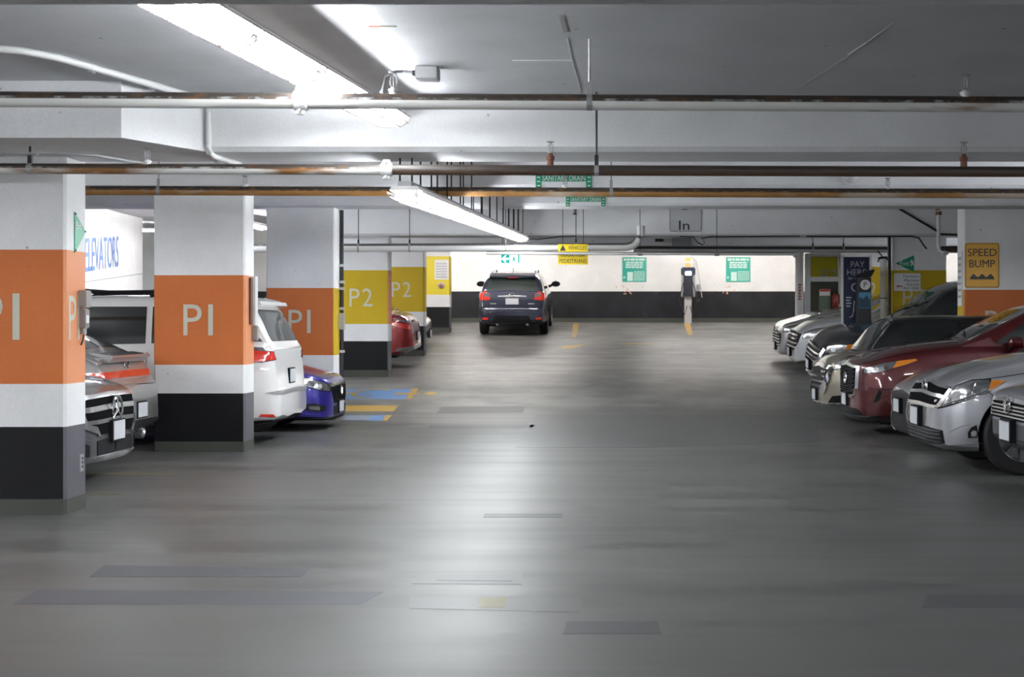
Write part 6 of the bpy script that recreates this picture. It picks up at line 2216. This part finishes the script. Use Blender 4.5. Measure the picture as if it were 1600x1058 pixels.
# ---------------- dark navy hatchback driving off, seen from behind
L = 4.45
zt = [(0, .66), (.06, .78), (.3, .88), (1.0, 1.02), (1.3, 1.06), (3.4, 1.12), (L - .5, 1.14), (L - .25, 1.14), (L - .16, 1.12), (L - .12, .98), (L - .09, .76), (L - .03, .73), (L, .68)]
sp = dict(L=L, W=1.78, paint=NAVY_P, wr=.35, fx=.88, rx=L - .92, zt=zt, zs=[(x, z - .03) for x, z in zt],
          zb=[(0, .32), (.3, .26), (L - .5, .26), (L - .05, .32), (L, .38)], tumble=.34,
          w=[(0, .5), (.06, .69), (.3, .84), (.8, .885), (L - .9, .89), (L - .35, .86), (L - .16, .82), (L - .08, .79), (L - .02, .74), (L, .68)],
          roof=[(1.15, 1.03), (1.5, 1.22), (2.0, 1.48), (2.4, 1.55), (3.2, 1.57), (3.8, 1.53), (L - .42, 1.47), (L - .34, 1.38), (L - .20, 1.12)], rb=(.45, .71), clad=lambda x: .36)
xv = Car(sp, 'dark navy hatchback seen from behind, driving toward the white back wall', (-2.30, 37.0 + L, zf(37.9) + .07 * (L - .9)), (0, .07, -PI / 2))
xv.panel('rear_window', 'rear', [(-.66, 1.15), (.66, 1.15), (.56, 1.45), (-.56, 1.45)], plain('rear_glass', (.02, .03, .028), .05, 0, .6, .6), (1,), off=.006, cell=.1)
for s in (1, -1):
    pass
mb = MB().prism([(L - .60, 1.545), (L - .40, 1.45), (L - .27, 1.475), (L - .30, 1.52), (L - .5, 1.575)], (0, .58, 0), X, Z, 1.16)
sp_ = xv.solid('spoiler', mb, NAVY_P, smooth=False)
xv.solid('brake_light', MB().box(L - .285, L - .262, -.13, .13, 1.455, 1.475), RED_LENS, sp_)
xv.panel('tail_light', 'rear', [(.56, .91), (.80, .90), (.80, 1.02), (.72, 1.13), (.56, 1.06)], RED_LENS, off=.012, cell=.06)
xv.panel('clear_lamp', 'rear', [(.565, .985), (.70, .985), (.72, 1.05), (.66, 1.09), (.565, 1.05)], LENS, off=.018, cell=.06)
xv.panel('tail_light', 'wrapr', [(.10, .90), (.36, .95), (.34, 1.08), (.16, 1.1), (.10, 1.0)], RED_LENS, off=.008, cell=.06)
xv.panel('tailgate_trim', 'rear', [(-.36, .985), (.36, .985), (.36, 1.015), (.1, 1.03), (-.1, 1.03), (-.36, 1.015)], SILVER_TRIM, (1,), off=.012, cell=.1)
ellipse_ring(xv, 'emblem', 0, 1.035, .07, .035, .02, CHROME, None, front=False, th=.012)
xv.plate_box(False, .875, h=.155, wd=.33, stand=.02, frame=False)
xv.panel('badge', 'rear', [(.40, .80), (.56, .80), (.56, .83), (.40, .83)], SILVER_TRIM, off=.01)
xv.panel('reflector', 'rear', [(.60, .425), (.74, .425), (.74, .475), (.60, .475)], RED_LENS, off=.012)
xv.panel('lower_valance', 'rear', [(-.5, .36), (.5, .36), (.42, .52), (-.42, .52)], PLASTIC, (1,), off=.008)
xv.seam([(-.78, .73), (.78, .73)], 'rear', .012, (1,))
windows(xv, (1.3, 2.1, .68, .56), [[(1.6, 1.12), (2.6, 1.13), (2.6, 1.44), (2.1, 1.42)], [(2.66, 1.13), (3.7, 1.16), (3.55, 1.40), (2.66, 1.44)]])
for s in (-1, 1):
    mb = MB().tube([(1.9, s * .56, 1.52), (2.0, s * .56, 1.60), (3.6, s * .55, 1.61), (3.75, s * .54, 1.53)], .022, 8)
    xv.solid('roof_rail', mb, STEEL_G)
xv.mirror(1.55, 1.14, PLASTIC, out=.24)
for s in (-1, 1):
    xv.solid('exhaust_tip', MB().tube([(L - .3, s * .38, .30), (L - .06, s * .38, .30)], .035, 12), SILVER_TRIM)
xv.solid('roof_aerial', MB().tube([(3.7, 0, 1.55), (3.85, 0, 1.70)], [.012, .004], 6), PLASTIC)
# ------------------------------------------------------------------ far-apart pieces become parts of their own
def split_far_pieces():
    for o in list(scene.objects):
        if o.type != 'MESH' or o.parent is None or o.get('kind') in ('stuff', 'structure'):
            continue
        me = o.data
        if me.users > 1:
            continue
        nv = len(me.vertices)
        par = list(range(nv))

        def find(i):
            while par[i] != i:
                par[i] = par[par[i]]
                i = par[i]
            return i
        for e in me.edges:
            a, b = find(e.vertices[0]), find(e.vertices[1])
            if a != b:
                par[a] = b
        roots = {}
        for i in range(nv):
            roots.setdefault(find(i), []).append(i)
        if len(roots) < 2 or len(roots) > 400:
            continue
        co = np.array([v.co[:] for v in me.vertices])
        isl = list(roots.values())
        lo = np.array([co[i].min(0) for i in isl])
        hi = np.array([co[i].max(0) for i in isl])
        size = (hi - lo).max(1)
        k = len(isl)
        p2 = list(range(k))

        def f2(i):
            while p2[i] != i:
                p2[i] = p2[p2[i]]
                i = p2[i]
            return i
        for a in range(k):
            gap = np.maximum(0, np.maximum(lo[a] - hi, lo - hi[a]))
            near = np.sqrt((gap ** 2).sum(1)) <= np.maximum(.02, .5 * np.maximum(size[a], size)) * .97
            for b in np.nonzero(near)[0]:
                ra, rb = f2(a), f2(int(b))
                if ra != rb:
                    p2[ra] = rb
        groups = {}
        for a in range(k):
            groups.setdefault(f2(a), []).extend(isl[a])
        if len(groups) < 2:
            continue
        for gi, idx in enumerate(groups.values()):
            keep = set(idx)
            bm = bmesh.new()
            bm.from_mesh(me)
            bm.verts.ensure_lookup_table()
            bmesh.ops.delete(bm, geom=[v for v in bm.verts if v.index not in keep], context='VERTS')
            m2 = me.copy()
            bm.to_mesh(m2)
            bm.free()
            if gi == 0:
                first = m2
            else:
                c = o.copy()
                c.data = m2
                COL.objects.link(c)
        o.data = first
        if me.users == 0:
            bpy.data.meshes.remove(me)


split_far_pieces()
